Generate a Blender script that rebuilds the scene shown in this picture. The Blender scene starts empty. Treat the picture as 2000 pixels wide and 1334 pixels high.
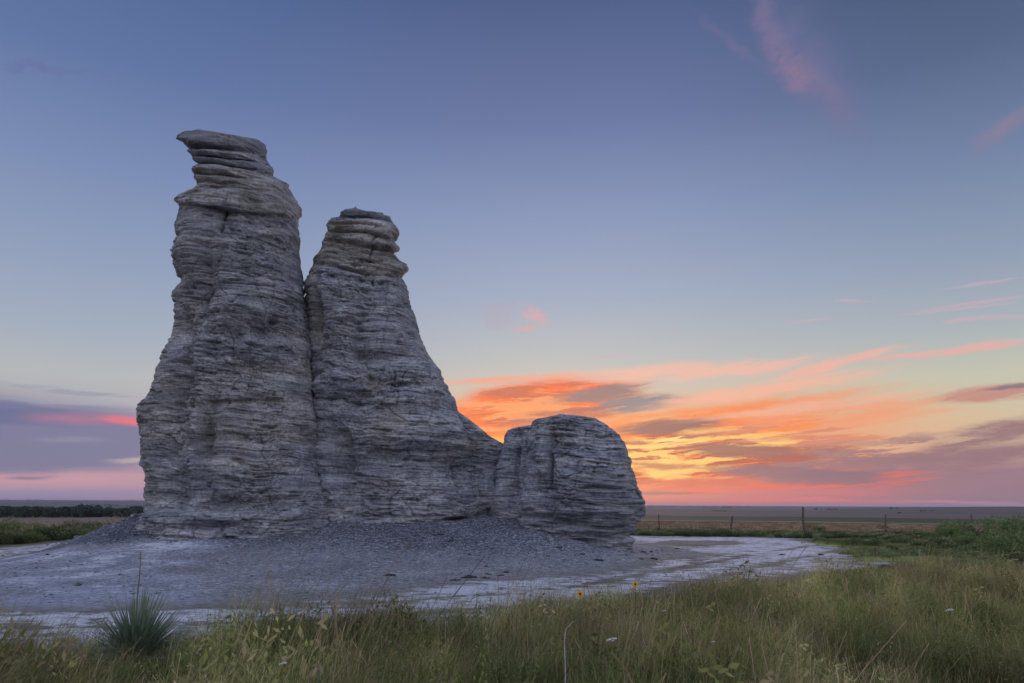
import bpy, math, random
import numpy as np
from mathutils import Matrix, Vector

random.seed(7)
rng = np.random.default_rng(7)
scene = bpy.context.scene
col = scene.collection
R = math.radians

# ------------------------------------------------------------------ camera
CAM_H, PITCH, ROLL, LENS = 1.7, R(13.42), R(0.27), 24.0
FPX = 2000 * LENS / 36.0
cam_data = bpy.data.cameras.new('camera')
cam_data.lens = LENS
cam_data.sensor_width = 36.0
cam_data.clip_start = 0.05
cam_data.clip_end = 60000
cam = bpy.data.objects.new('camera', cam_data)
col.objects.link(cam)
cam.matrix_world = Matrix.Translation((0, 0, CAM_H)) @ Matrix.Rotation(math.pi / 2 + PITCH, 4, 'X') @ Matrix.Rotation(ROLL, 4, 'Z')
scene.camera = cam
scene.view_settings.view_transform = 'Standard'
scene.view_settings.look = 'None'
scene.view_settings.gamma = 1.0
scene.view_settings.exposure = 0.0
try:
    scene.view_settings.use_curve_mapping = False
except Exception:
    pass


def ray(px, py):
    xc, yc = (px - 1000) / FPX, (667 - py) / FPX
    c, s = math.cos(ROLL), math.sin(ROLL)
    x, y = c * xc - s * yc, s * xc + c * yc
    cp, sp = math.cos(PITCH), math.sin(PITCH)
    return np.array([x, cp - sp * y, sp + cp * y])          # forward = +Y


def at(px, py, Y):
    d = ray(px, py)
    return np.array([0, 0, CAM_H]) + d * (Y / d[1])


def ground(px, py, z=0.0):
    d = ray(px, py)
    return np.array([0, 0, CAM_H]) + d * ((z - CAM_H) / d[2])


def proj(x, y, z):
    """picture position of world points"""
    cp, sp, c, s = math.cos(PITCH), math.sin(PITCH), math.cos(ROLL), math.sin(ROLL)
    w = z - CAM_H
    f = cp * y + sp * w
    u = -sp * y + cp * w
    X_, Y_ = x / f, u / f
    return 1000 + FPX * (c * X_ + s * Y_), 667 - FPX * (-s * X_ + c * Y_)


def lin(c):
    return tuple(((v / 255) / 12.92 if v / 255 <= 0.04045 else ((v / 255 + 0.055) / 1.055) ** 2.4) for v in c)


# ------------------------------------------------------------------ node helper
class NT:
    def __init__(self, tree):
        self.t = tree
        self.t.nodes.clear()

    def n(self, typ, ins=None, **props):
        nd = self.t.nodes.new(typ)
        for k, v in props.items():
            setattr(nd, k, v)
        if ins:
            for k, v in ins.items():
                s = nd.inputs[k]
                if isinstance(v, bpy.types.NodeSocket):
                    self.t.links.new(v, s)
                else:
                    s.default_value = v
        return nd

    def math(self, op, a, b=0.0, c=0.0, clamp=False):
        nd = self.n('ShaderNodeMath', {0: a, 1: b, 2: c}, operation=op)
        nd.use_clamp = clamp
        return nd.outputs[0]

    def vmath(self, op, a, b=(0, 0, 0)):
        nd = self.n('ShaderNodeVectorMath', {0: a, 1: b}, operation=op)
        return nd.outputs['Value'] if op in ('LENGTH', 'DOT_PRODUCT') else nd.outputs['Vector']

    def noise(self, vec, scale, detail=4.0, rough=0.55, dist=0.0, color=False):
        nd = self.n('ShaderNodeTexNoise', {'Vector': vec, 'Scale': scale, 'Detail': detail, 'Roughness': rough, 'Distortion': dist})
        return nd.outputs['Color' if color else 'Fac']

    def maprange(self, v, a, b, c=0.0, d=1.0, smooth=False):
        nd = self.n('ShaderNodeMapRange', {0: v, 1: a, 2: b, 3: c, 4: d})
        nd.interpolation_type = 'SMOOTHSTEP' if smooth else 'LINEAR'
        return nd.outputs[0]

    def mix(self, f, a, b, blend='MIX'):
        nd = self.n('ShaderNodeMix', None, data_type='RGBA', blend_type=blend)
        for k, v in ((0, f), (6, a), (7, b)):
            if isinstance(v, bpy.types.NodeSocket):
                self.t.links.new(v, nd.inputs[k])
            elif k == 0:
                nd.inputs[k].default_value = v
            else:
                nd.inputs[k].default_value = tuple(v)[:3] + (1,)
        return nd.outputs[2]

    def ramp(self, f, stops, interp='LINEAR'):
        nd = self.n('ShaderNodeValToRGB', {0: f})
        cr = nd.color_ramp
        cr.interpolation = interp
        while len(cr.elements) > 1:
            cr.elements.remove(cr.elements[-1])
        for i, (p, c) in enumerate(stops):
            e = cr.elements[0] if i == 0 else cr.elements.new(p)
            e.position = p
            e.color = tuple(c)[:3] + (1,)
        return nd.outputs[0]

    def mapping(self, vec, loc=(0, 0, 0), rot=(0, 0, 0), scale=(1, 1, 1), vt='POINT'):
        return self.n('ShaderNodeMapping', {'Vector': vec, 'Location': loc, 'Rotation': rot, 'Scale': scale}, vector_type=vt).outputs[0]


# ------------------------------------------------------------------ world: dusk sky with clouds
SUN_AZ, SUN_EL = 5.0, 7.0          # degrees right of the view axis, above the horizon
world = bpy.data.worlds.new('World')
scene.world = world
world.use_nodes = True
W = NT(world.node_tree)
dirv = W.n('ShaderNodeTexCoord').outputs['Generated']
sep = W.n('ShaderNodeSeparateXYZ', {0: dirv})
az = W.math('MULTIPLY', W.math('ARCTAN2', sep.outputs[0], sep.outputs[1]), 180 / math.pi)
el = W.math('MULTIPLY', W.math('ARCSINE', sep.outputs[2]), 180 / math.pi)
elf = W.math('DIVIDE', el, 90.0, clamp=True)


def ramp_deg(stops):
    return W.ramp(elf, [(e / 90.0, lin(c)) for e, c in stops])


ramp_l = ramp_deg([(0, (160, 138, 172)), (2, (176, 146, 168)), (6, (172, 168, 180)), (9, (182, 184, 186)), (12, (164, 174, 190)),
                   (17, (146, 160, 188)), (24, (122, 140, 180)), (31, (98, 118, 164)), (40, (76, 99, 146)), (60, (84, 102, 156)), (90, (94, 112, 172))])
ramp_s = ramp_deg([(0, (222, 112, 112)), (2.5, (240, 124, 84)), (4.5, (242, 152, 92)), (7, (226, 184, 144)), (9.5, (204, 190, 176)), (12, (184, 186, 188)),
                   (17, (160, 171, 194)), (24, (136, 150, 186)), (31, (108, 121, 164)), (40, (80, 96, 138)), (60, (84, 100, 154)), (90, (94, 112, 172))])
ramp_r = ramp_deg([(0, (165, 122, 132)), (3, (190, 156, 144)), (6, (208, 192, 162)), (9, (196, 196, 176)), (12, (172, 180, 184)),
                   (17, (144, 158, 180)), (24, (112, 130, 164)), (31, (84, 101, 134)), (40, (62, 78, 110)), (60, (82, 98, 150)), (90, (94, 112, 172))])
# the half of the sky away from the sunset: out of view, brightened to light rock and foreground
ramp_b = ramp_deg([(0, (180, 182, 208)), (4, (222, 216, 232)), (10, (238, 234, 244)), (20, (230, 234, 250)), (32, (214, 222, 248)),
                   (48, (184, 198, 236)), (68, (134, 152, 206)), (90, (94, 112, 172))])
f_ls = W.maprange(az, -34, 4, smooth=True)
f_sr = W.maprange(az, 8, 42, smooth=True)
sky = W.mix(f_ls, ramp_l, ramp_s)
sky = W.mix(f_sr, sky, ramp_r)
absaz = W.math('ABSOLUTE', W.math('SUBTRACT', az, 3.0))
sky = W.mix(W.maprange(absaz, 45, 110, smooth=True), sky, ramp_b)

ae = W.n('ShaderNodeCombineXYZ', {0: az, 1: el, 2: 0.0}).outputs[0]
wn = W.vmath('SUBTRACT', W.noise(W.mapping(ae, scale=(0.07, 0.25, 1)), 1.0, 8, 0.66, color=True), (0.5, 0.5, 0.5))
wn = W.n('ShaderNodeVectorMath', {0: wn, 1: (5.0, 1.7, 0)}, operation='MULTIPLY').outputs[0]
aew = W.vmath('ADD', ae, wn)
wn2 = W.vmath('SUBTRACT', W.noise(W.mapping(ae, scale=(0.2, 0.3, 1)), 1.0, 4, 0.65, color=True), (0.5, 0.5, 0.5))
wn2 = W.n('ShaderNodeVectorMath', {0: wn2, 1: (4.0, 4.0, 0)}, operation='MULTIPLY').outputs[0]
aew2 = W.vmath('ADD', ae, wn2)


def streak(rot, sx, sy, seed, detail=6, rough=0.6, src=None):
    v = W.mapping(src or aew, loc=(seed * 7.3, seed * 3.1, 0), rot=(0, 0, R(rot)), scale=(1, 1, 1))
    v = W.mapping(v, scale=(sx, sy, 1))
    return W.maprange(W.noise(v, 1.0, detail, rough), 0.33, 0.67, smooth=False)


n_fine = W.maprange(W.math('ADD', W.math('MULTIPLY', streak(-7, 0.13, 0.95, 1, 8, 0.68), 0.6), W.math('MULTIPLY', streak(-3, 0.28, 2.6, 6, 8, 0.7), 0.4)), 0.15, 0.85)
n_coarse = streak(-4, 0.07, 0.55, 2)
n_flat = streak(0, 0.05, 1.1, 3)
n_wisp = streak(0, 0.35, 0.45, 4, 8, 0.7, aew2)
n_g = W.maprange(streak(-5, 0.13, 2.0, 11, 7, 0.62), 0.25, 0.8)
n_e = W.maprange(streak(-2, 0.17, 1.5, 13, 7, 0.66), 0.25, 0.8)
NO = {'g': n_g, 'e': n_e, 'f': n_fine, 'c': n_coarse, 'h': n_flat, 'w': n_wisp}


def px_ae(px, py):
    d = ray(px, py)
    d = d / np.linalg.norm(d)
    return np.array([math.degrees(math.atan2(d[0], d[1])), math.degrees(math.asin(d[2]))])


def cloud(cx, cy, rx, ry, ang, c, strength, kind='f', k=1.0, lo=0.05, hi=1.0, src=None):
    """an elongated cloud patch at a direction in the sky, broken up by streaky noise"""
    global sky
    a = R(ang)
    c0 = px_ae(cx, cy)
    u = px_ae(cx + rx * math.cos(a), cy - rx * math.sin(a)) - c0
    v = px_ae(cx - ry * math.sin(a), cy - ry * math.cos(a)) - c0
    m = W.mapping(src or aew, loc=(c0[0], c0[1], 0), rot=(0, 0, math.atan2(u[1], u[0])),
                  scale=(np.linalg.norm(u), np.linalg.norm(v), 1), vt='TEXTURE')
    m = W.n('ShaderNodeVectorMath', {0: m, 1: (1, 1, 0)}, operation='MULTIPLY').outputs[0]
    g = W.maprange(W.vmath('LENGTH', m), 1.25, 0.0, smooth=True)
    k = min(1.0, k * 1.15) if kind == 'f' else k
    f = W.math('MULTIPLY_ADD', NO[kind], k * 1.7, 1 - 0.8 * k)
    g = W.math('MULTIPLY', g, f)
    g = W.maprange(g, lo, hi, 0.0, strength, smooth=True)
    sky = W.mix(g, sky, lin(c))


# left bank of low cloud (runs on to the left of the frame)
cloud(-150, 845, 620, 105, -2, (120, 118, 152), 0.95, 'h', 0.35, 0.05, 0.45)
cloud(-150, 800, 500, 34, -3, (98, 104, 146), 0.75, 'h', 0.5)
cloud(60, 768, 260, 14, -6, (168, 162, 172), 0.6, 'f', 0.8)
cloud(120, 760, 200, 8, -6, (136, 138, 158), 0.5, 'f', 1.0)
cloud(200, 822, 170, 17, -1, (178, 118, 145), 0.75, 'h', 0.7)
cloud(262, 824, 75, 12, -2, (240, 112, 122), 0.95, 'h', 0.4)
cloud(262, 898, 85, 10, 1, (196, 178, 178), 0.7, 'h', 0.5)
cloud(130, 862, 120, 8, 0, (148, 145, 170), 0.5, 'h', 0.8)
cloud(60, 935, 420, 26, -1, (204, 154, 166), 0.85, 'h', 0.4)
cloud(70, 929, 60, 6, 0, (124, 112, 145), 0.75, 'h', 0.4)
cloud(120, 968, 500, 13, 0, (152, 136, 178), 0.8, 'h', 0.2)
# low purple haze bank right, near the horizon
cloud(1900, 945, 620, 55, 1, (146, 112, 132), 0.92, 'h', 0.35, 0.05, 0.45)
cloud(1500, 962, 420, 38, 0, (200, 108, 116), 0.8, 'h', 0.5)
# broad orange body
cloud(1400, 850, 520, 100, 6, (250, 130, 62), 0.95, 'f', 0.55, 0.03, 0.9)
cloud(1060, 785, 230, 56, 8, (250, 108, 52), 1.0, 'f', 0.5, 0.03, 0.7)
cloud(960, 850, 170, 76, 4, (252, 116, 50), 1.0, 'f', 0.45, 0.03, 0.7)
cloud(1380, 905, 400, 50, 4, (252, 124, 62), 0.95, 'f', 0.6)
cloud(1720, 850, 360, 50, 5, (226, 182, 146), 0.6, 'f', 0.8)
cloud(1300, 864, 120, 18, 5, (255, 218, 140), 0.95, 'f', 0.9, 0.03, 0.7)
cloud(1262, 902, 80, 12, 3, (255, 190, 108), 0.85, 'f', 0.9, 0.05, 0.8)
cloud(968, 866, 50, 22, 0, (255, 176, 84), 0.9, 'f', 0.4)
# thin alternating streaks through the burning part
cloud(1380, 890, 440, 84, 4, (172, 78, 70), 0.9, 'g', 1.15, 0.28, 0.8)
cloud(1330, 890, 360, 66, 3, (255, 206, 120), 0.9, 'e', 1.15, 0.28, 1.05)
cloud(1080, 790, 230, 56, 8, (196, 98, 80), 0.8, 'g', 1.15, 0.32, 0.9)
cloud(1020, 806, 210, 64, 8, (255, 164, 104), 0.75, 'e', 1.15, 0.38, 1.0)
cloud(1600, 820, 420, 76, 7, (240, 158, 124), 0.6, 'g', 1.1, 0.35, 1.0)
cloud(1700, 905, 420, 66, 4, (146, 108, 122), 0.8, 'e', 1.1, 0.30, 0.95)
cloud(1500, 945, 420, 44, 2, (240, 100, 90), 0.7, 'g', 1.1, 0.25, 1.1)
# grey-violet smudges
cloud(1165, 768, 120, 20, 8, (142, 116, 120), 0.95, 'f', 0.7, 0.03, 0.7)
cloud(1245, 788, 120, 20, 6, (134, 126, 136), 0.95, 'f', 0.7, 0.03, 0.7)
cloud(1120, 805, 130, 14, 6, (170, 98, 90), 0.8, 'f', 0.9)
cloud(1300, 832, 130, 17, 4, (140, 98, 100), 0.95, 'f', 0.7, 0.03, 0.75)
cloud(1000, 765, 90, 9, 8, (176, 100, 86), 0.7, 'f', 0.9)
cloud(1060, 822, 130, 12, 5, (184, 104, 94), 0.75, 'f', 1.0)
cloud(1440, 882, 160, 17, -2, (156, 100, 98), 0.95, 'f', 0.75, 0.03, 0.75)
cloud(1330, 912, 170, 8, -2, (176, 96, 88), 0.8, 'f', 0.9)
cloud(1580, 930, 240, 22, -3, (132, 100, 120), 0.9, 'f', 0.5, 0.03, 0.7)
cloud(1330, 940, 220, 12, 0, (206, 94, 96), 0.85, 'f', 0.8)
cloud(1700, 900, 260, 16, 2, (148, 110, 122), 0.85, 'f', 0.8)
cloud(1650, 866, 160, 8, 4, (176, 130, 124), 0.7, 'f', 0.9)
cloud(1275, 962, 130, 6, 0, (120, 96, 120), 0.85, 'h', 0.6)
cloud(1560, 962, 260, 9, -2, (200, 112, 124), 0.7, 'h', 0.8)
cloud(1450, 981, 480, 7, 0, (242, 104, 110), 0.95, 'h', 0.3)
cloud(1900, 982, 260, 5, 0, (222, 136, 146), 0.85, 'h', 0.3)
# long salmon bands
cloud(1000, 742, 170, 11, 6, (244, 160, 134), 0.85, 'f', 0.6)
cloud(1350, 722, 340, 26, 5, (238, 184, 166), 0.9, 'f', 0.7)
cloud(1480, 762, 320, 22, 10, (244, 180, 156), 0.9, 'f', 0.75)
cloud(1620, 712, 210, 12, 14, (242, 178, 162), 0.85, 'f', 0.6)
cloud(1850, 688, 260, 11, 7, (234, 172, 164), 0.8, 'f', 0.6)
cloud(1560, 795, 340, 14, 8, (238, 180, 156), 0.7, 'f', 0.9)
# right edge
cloud(1950, 768, 190, 20, 6, (196, 130, 124), 0.85, 'f', 0.7)
cloud(1990, 753, 90, 6, 10, (126, 108, 120), 0.8, 'f', 0.9)
cloud(1940, 850, 210, 28, 14, (150, 112, 118), 0.95, 'f', 0.7, 0.03, 0.8)
cloud(1900, 888, 240, 24, 6, (146, 110, 122), 0.9, 'f', 0.7)
# thin high streaks
for q in ((1670, 588, 50, 5, 0), (1900, 590, 170, 7, 8), (1850, 604, 160, 4, 6), (1580, 628, 60, 4, 4), (1850, 626, 40, 6, 8), (1930, 620, 120, 7, 3),
          (1900, 552, 110, 4, 8), (1190, 693, 60, 4, 5)):
    cloud(*q, (206, 170, 182), 0.5, 'f', 0.9)
cloud(1045, 612, 52, 26, -35, (218, 166, 168), 0.85, 'w', 1.0, 0.1, 1.2, aew2)
cloud(1015, 645, 40, 14, 12, (216, 164, 166), 0.75, 'w', 1.0, 0.1, 1.2, aew2)
cloud(975, 620, 50, 40, 0, (180, 160, 180), 0.3, 'w', 0.9, 0.15, 0.8, aew2)
cloud(1580, 125, 210, 90, -56, (114, 114, 152), 0.75, 'w', 0.4, 0.0, 1.5)
cloud(1500, 50, 170, 34, -68, (126, 114, 150), 0.7, 'w', 0.5, 0.0, 1.5)
cloud(1545, 135, 80, 50, -62, (170, 126, 144), 0.6, 'w', 0.8, 0.0, 1.6)
cloud(1610, 190, 150, 44, -48, (126, 116, 148), 0.6, 'w', 0.6, 0.0, 1.5)
cloud(1440, 90, 150, 16, -35, (114, 110, 150), 0.6, 'w', 0.6, 0.0, 1.5)
cloud(1965, 250, 130, 30, 40, (144, 126, 150), 0.8, 'w', 0.5, 0.0, 1.4)
cloud(100, 140, 140, 12, -8, (104, 108, 158), 0.45, 'w', 0.7, 0.1, 0.8, aew2)

nish = W.n('ShaderNodeTexSky', None, sky_type='NISHITA')
nish.sun_disc = False
nish.sun_elevation = R(SUN_EL)
nish.sun_rotation = R(SUN_AZ)
nish.altitude = 700
bg1 = W.n('ShaderNodeBackground', {'Color': sky, 'Strength': 1.0})
bg2 = W.n('ShaderNodeBackground', {'Color': nish.outputs[0], 'Strength': 0.0})
addw = W.n('ShaderNodeAddShader', {0: bg1.outputs[0], 1: bg2.outputs[0]})
W.n('ShaderNodeOutputWorld', {'Surface': addw.outputs[0]})
NISH_STRENGTH = 0.005
bg2.inputs[1].default_value = NISH_STRENGTH
bg1.inputs[1].default_value = 0.97
world.cycles.sampling_method = 'MANUAL'
world.cycles.sample_map_resolution = 512

sun_d = bpy.data.lights.new('sun', 'SUN')
sun_d.energy = 1.1
sun_d.angle = R(22)
sun_d.color = (1.0, 0.74, 0.62)
sun = bpy.data.objects.new('sun', sun_d)
col.objects.link(sun)
sd = Vector((math.sin(R(SUN_AZ)) * math.cos(R(SUN_EL)), math.cos(R(SUN_AZ)) * math.cos(R(SUN_EL)), math.sin(R(SUN_EL))))
sun.rotation_euler = sd.to_track_quat('Z', 'Y').to_euler()

# ------------------------------------------------------------------ numpy noise
_perm = np.random.default_rng(3).integers(0, 2 ** 31, 65536).astype(np.int64)
_rnd = np.random.default_rng(5).random(65536).astype(np.float32)


def _h(i, j, k, s=0):
    a = (i * 73856093) ^ (j * 19349663) ^ (k * 83492791) ^ (s * 2654435761)
    a = (a ^ (a >> 13)) * 1274126177
    return (a ^ (a >> 16)) & 65535


def vn(x, y, z, s=0):
    """3D value noise, 0..1"""
    xi, yi, zi = np.floor(x), np.floor(y), np.floor(z)
    fx, fy, fz = x - xi, y - yi, z - zi
    xi, yi, zi = xi.astype(np.int64), yi.astype(np.int64), zi.astype(np.int64)
    fx, fy, fz = fx * fx * (3 - 2 * fx), fy * fy * (3 - 2 * fy), fz * fz * (3 - 2 * fz)
    out = 0
    for dx in (0, 1):
        wx = fx if dx else 1 - fx
        for dy in (0, 1):
            wy = fy if dy else 1 - fy
            for dz in (0, 1):
                wz = fz if dz else 1 - fz
                out = out + _rnd[_h(xi + dx, yi + dy, zi + dz, s)] * wx * wy * wz
    return out


def fbm(x, y, z, octv=3, s=0, gain=0.5):
    a, t, o = 1.0, 0.0, 0
    for i in range(octv):
        o = o + a * (vn(x * 2 ** i + 13.7 * i, y * 2 ** i + 5.1 * i, z * 2 ** i + 9.2 * i, s + i) - 0.5)
        t += a
        a *= gain
    return o / t * 2          # about -1..1


def cells(x, y, z, s=0):
    """worley cells: random value of the nearest cell and distance to the border"""
    xi, yi, zi = np.floor(x).astype(np.int64), np.floor(y).astype(np.int64), np.floor(z).astype(np.int64)
    d1 = np.full(x.shape, 9.0, np.float32)
    d2 = np.full(x.shape, 9.0, np.float32)
    val = np.zeros(x.shape, np.float32)
    for dx in (-1, 0, 1):
        for dy in (-1, 0, 1):
            for dz in (-1, 0, 1):
                h = _h(xi + dx, yi + dy, zi + dz, s)
                px = xi + dx + _rnd[h]
                py = yi + dy + _rnd[(h * 31 + 7) & 65535]
                pz = zi + dz + _rnd[(h * 57 + 11) & 65535]
                d = ((px - x) ** 2 + (py - y) ** 2 + (pz - z) ** 2).astype(np.float32)
                m = d < d1
                d2 = np.where(m, d1, np.minimum(d2, d))
                val = np.where(m, _rnd[(h * 91 + 3) & 65535], val)
                d1 = np.where(m, d, d1)
    return val, np.sqrt(d2) - np.sqrt(d1)


def sstep(v, a, b):
    t = np.clip((v - a) / (b - a), 0, 1)
    return t * t * (3 - 2 * t)


def gsmooth(a, sig):
    n = int(sig * 3)
    k = np.exp(-0.5 * (np.arange(-n, n + 1) / sig) ** 2)
    k /= k.sum()
    return np.convolve(np.pad(a, n, mode='edge'), k, 'valid')


def poly_sdf(X, Y, P):
    """signed distance (negative inside) to a polygon of world points"""
    P = np.array(P)[:, :2]
    d = np.full(X.shape, 1e18)
    s = np.ones(X.shape)
    j = len(P) - 1
    for i in range(len(P)):
        a, b = P[i], P[j]
        ex, ey = b - a
        wx, wy = X - a[0], Y - a[1]
        t = np.clip((wx * ex + wy * ey) / (ex * ex + ey * ey + 1e-12), 0, 1)
        d = np.minimum(d, (wx - ex * t) ** 2 + (wy - ey * t) ** 2)
        c1, c2, c3 = Y >= a[1], Y < b[1], ex * wy > ey * wx
        flip = (c1 & c2 & c3) | (~c1 & ~c2 & ~c3)
        s = np.where(flip, -s, s)
        j = i
    return s * np.sqrt(d)


# ------------------------------------------------------------------ object helpers
def tag(o, label=None, category=None, group=None, kind=None):
    for k, v in (('label', label), ('category', category), ('group', group), ('kind', kind)):
        if v:
            o[k] = v
    return o


def link(name, me, parent=None, mat=None, loc=None, rot=None):
    o = bpy.data.objects.new(name, me)
    col.objects.link(o)
    if mat and me is not None and len(me.materials) == 0:
        me.materials.append(mat)
    if parent is not None:
        o.parent = parent
    if loc is not None:
        o.location = loc
    if rot is not None:
        o.rotation_euler = rot
    return o


def mesh_np(name, V, F, smooth=True, cols=None, vattr=None):
    """V (n,3), F (m,k) with one k"""
    me = bpy.data.meshes.new(name)
    V = np.asarray(V, np.float32)
    F = np.asarray(F, np.int32)
    k = F.shape[1]
    me.vertices.add(len(V))
    me.vertices.foreach_set('co', V.ravel())
    me.loops.add(F.size)
    me.loops.foreach_set('vertex_index', F.ravel())
    me.polygons.add(len(F))
    me.polygons.foreach_set('loop_start', np.arange(0, F.size, k, dtype=np.int32))
    try:
        me.polygons.foreach_set('loop_total', np.full(len(F), k, np.int32))
    except Exception:
        pass
    me.polygons.foreach_set('use_smooth', np.full(len(F), smooth, bool))
    if cols:
        for nm, c in cols.items():
            a = me.color_attributes.new(nm, 'FLOAT_COLOR', 'POINT')
            a.data.foreach_set('color', np.asarray(c, np.float32).ravel())
    if vattr:
        for nm, c in vattr.items():
            a = me.attributes.new(nm, 'FLOAT', 'POINT')
            a.data.foreach_set('value', np.asarray(c, np.float32).ravel())
    me.update(calc_edges=True)
    return me


def tubes(paths, sides=6):
    """paths: list of (points (n,3), radii (n)) -> V, F quads"""
    Vs, Fs, o = [], [], 0
    for P, rad in paths:
        P = np.asarray(P, float)
        rad = np.broadcast_to(rad, (len(P),))
        T = np.gradient(P, axis=0)
        T /= np.linalg.norm(T, axis=1)[:, None] + 1e-9
        up = np.array([0.0, 0, 1]) if abs(T[0][2]) < 0.9 else np.array([1.0, 0, 0])
        A = np.cross(T, up)
        A /= np.linalg.norm(A, axis=1)[:, None] + 1e-9
        B = np.cross(T, A)
        th = np.linspace(0, 2 * np.pi, sides, endpoint=False)
        ring = P[:, None] + rad[:, None, None] * (np.cos(th)[None, :, None] * A[:, None] + np.sin(th)[None, :, None] * B[:, None])
        Vs.append(ring.reshape(-1, 3))
        n = len(P)
        i = np.arange(n - 1)[:, None] * sides
        j = np.arange(sides)[None]
        j2 = (j + 1) % sides
        Fs.append(np.stack([i + j, i + j2, i + sides + j2, i + sides + j], -1).reshape(-1, 4) + o)
        o += n * sides
    return np.concatenate(Vs), np.concatenate(Fs)


# ------------------------------------------------------------------ materials
def new_mat(name):
    m = bpy.data.materials.new(name)
    m.use_nodes = True
    return m, NT(m.node_tree)


def bsdf_out(N, color, rough=0.9, normal=None, spec=0.15, translucent=None):
    ins = {'Base Color': color, 'Roughness': rough, 'Specular IOR Level': spec}
    if normal is not None:
        ins['Normal'] = normal
    b = N.n('ShaderNodeBsdfPrincipled', ins).outputs[0]
    if translucent:
        t = N.n('ShaderNodeBsdfTranslucent', {'Color': color}).outputs[0]
        b = N.n('ShaderNodeMixShader', {0: translucent, 1: b, 2: t}).outputs[0]
    N.n('ShaderNodeOutputMaterial', {'Surface': b})


def mat_rock():
    m, N = new_mat('weathered_chalk')
    P = N.n('ShaderNodeNewGeometry').outputs['Position']
    bed = N.mapping(P, scale=(0.7, 0.7, 3.4))
    n1 = N.noise(bed, 1.0, 5, 0.62, 0.4)
    bed2 = N.mapping(P, scale=(1.3, 1.3, 27.0))
    n2 = N.noise(bed2, 1.0, 5, 0.65, 0.3)
    n3 = N.noise(P, 0.42, 4, 0.55)
    n4 = N.noise(P, 9.0, 5, 0.7)
    warm = N.n('ShaderNodeAttribute', None, attribute_name='warm').outputs['Fac']
    grey = N.ramp(n1, [(0.32, (0.22, 0.23, 0.265)), (0.45, (0.33, 0.34, 0.375)), (0.55, (0.41, 0.415, 0.44)), (0.68, (0.54, 0.54, 0.555))])
    buff = N.ramp(n1, [(0.32, (0.28, 0.25, 0.23)), (0.5, (0.42, 0.385, 0.345)), (0.68, (0.58, 0.535, 0.48))])
    wf = N.math('ADD', N.maprange(n3, 0.5, 0.7, 0.0, 0.5, True), warm, clamp=True)
    c = N.mix(wf, grey, buff)
    band = N.noise(N.mapping(P, scale=(0.12, 0.12, 1.3)), 1.0, 3, 0.6)
    c = N.mix(0.8, c, N.ramp(band, [(0.3, (0.62, 0.63, 0.66)), (0.5, (1.0, 1.0, 1.0)), (0.7, (1.3, 1.28, 1.25))]), 'MULTIPLY')
    c = N.mix(0.85, c, N.ramp(n2, [(0.30, (0.50, 0.50, 0.52)), (0.47, (0.90, 0.90, 0.90)), (0.60, (1.12, 1.12, 1.11)), (0.72, (1.38, 1.37, 1.35))]), 'MULTIPLY')
    c = N.mix(0.85, c, N.ramp(n4, [(0.32, (0.52, 0.52, 0.53)), (0.48, (0.95, 0.95, 0.95)), (0.68, (1.35, 1.35, 1.35))]), 'MULTIPLY')
    blot = N.noise(N.mapping(P, scale=(1.0, 1.0, 1.7)), 1.3, 5, 0.65)
    c = N.mix(0.8, c, N.ramp(blot, [(0.32, (0.66, 0.67, 0.70)), (0.5, (1.0, 1.0, 1.0)), (0.68, (1.38, 1.38, 1.38))]), 'MULTIPLY')
    c = N.mix(1.0, c, (1.08, 1.095, 1.12), 'MULTIPLY')
    # dark lichen-like weathering crust on the oldest layers
    crust = N.n('ShaderNodeAttribute', None, attribute_name='crust').outputs['Fac']
    c = N.mix(N.math('MULTIPLY', crust, N.maprange(n4, 0.3, 0.6, 0.6, 1.0)), c, (0.14, 0.14, 0.155))
    h = N.math('ADD', N.math('MULTIPLY', n2, 0.5), N.math('MULTIPLY', n4, 0.5))
    h = N.math('ADD', h, N.math('MULTIPLY', n1, 0.15))
    bump = N.n('ShaderNodeBump', {'Strength': 1.0, 'Distance': 0.20, 'Height': h}).outputs[0]
    bsdf_out(N, c, 0.95, bump, 0.08)
    return m


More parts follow.
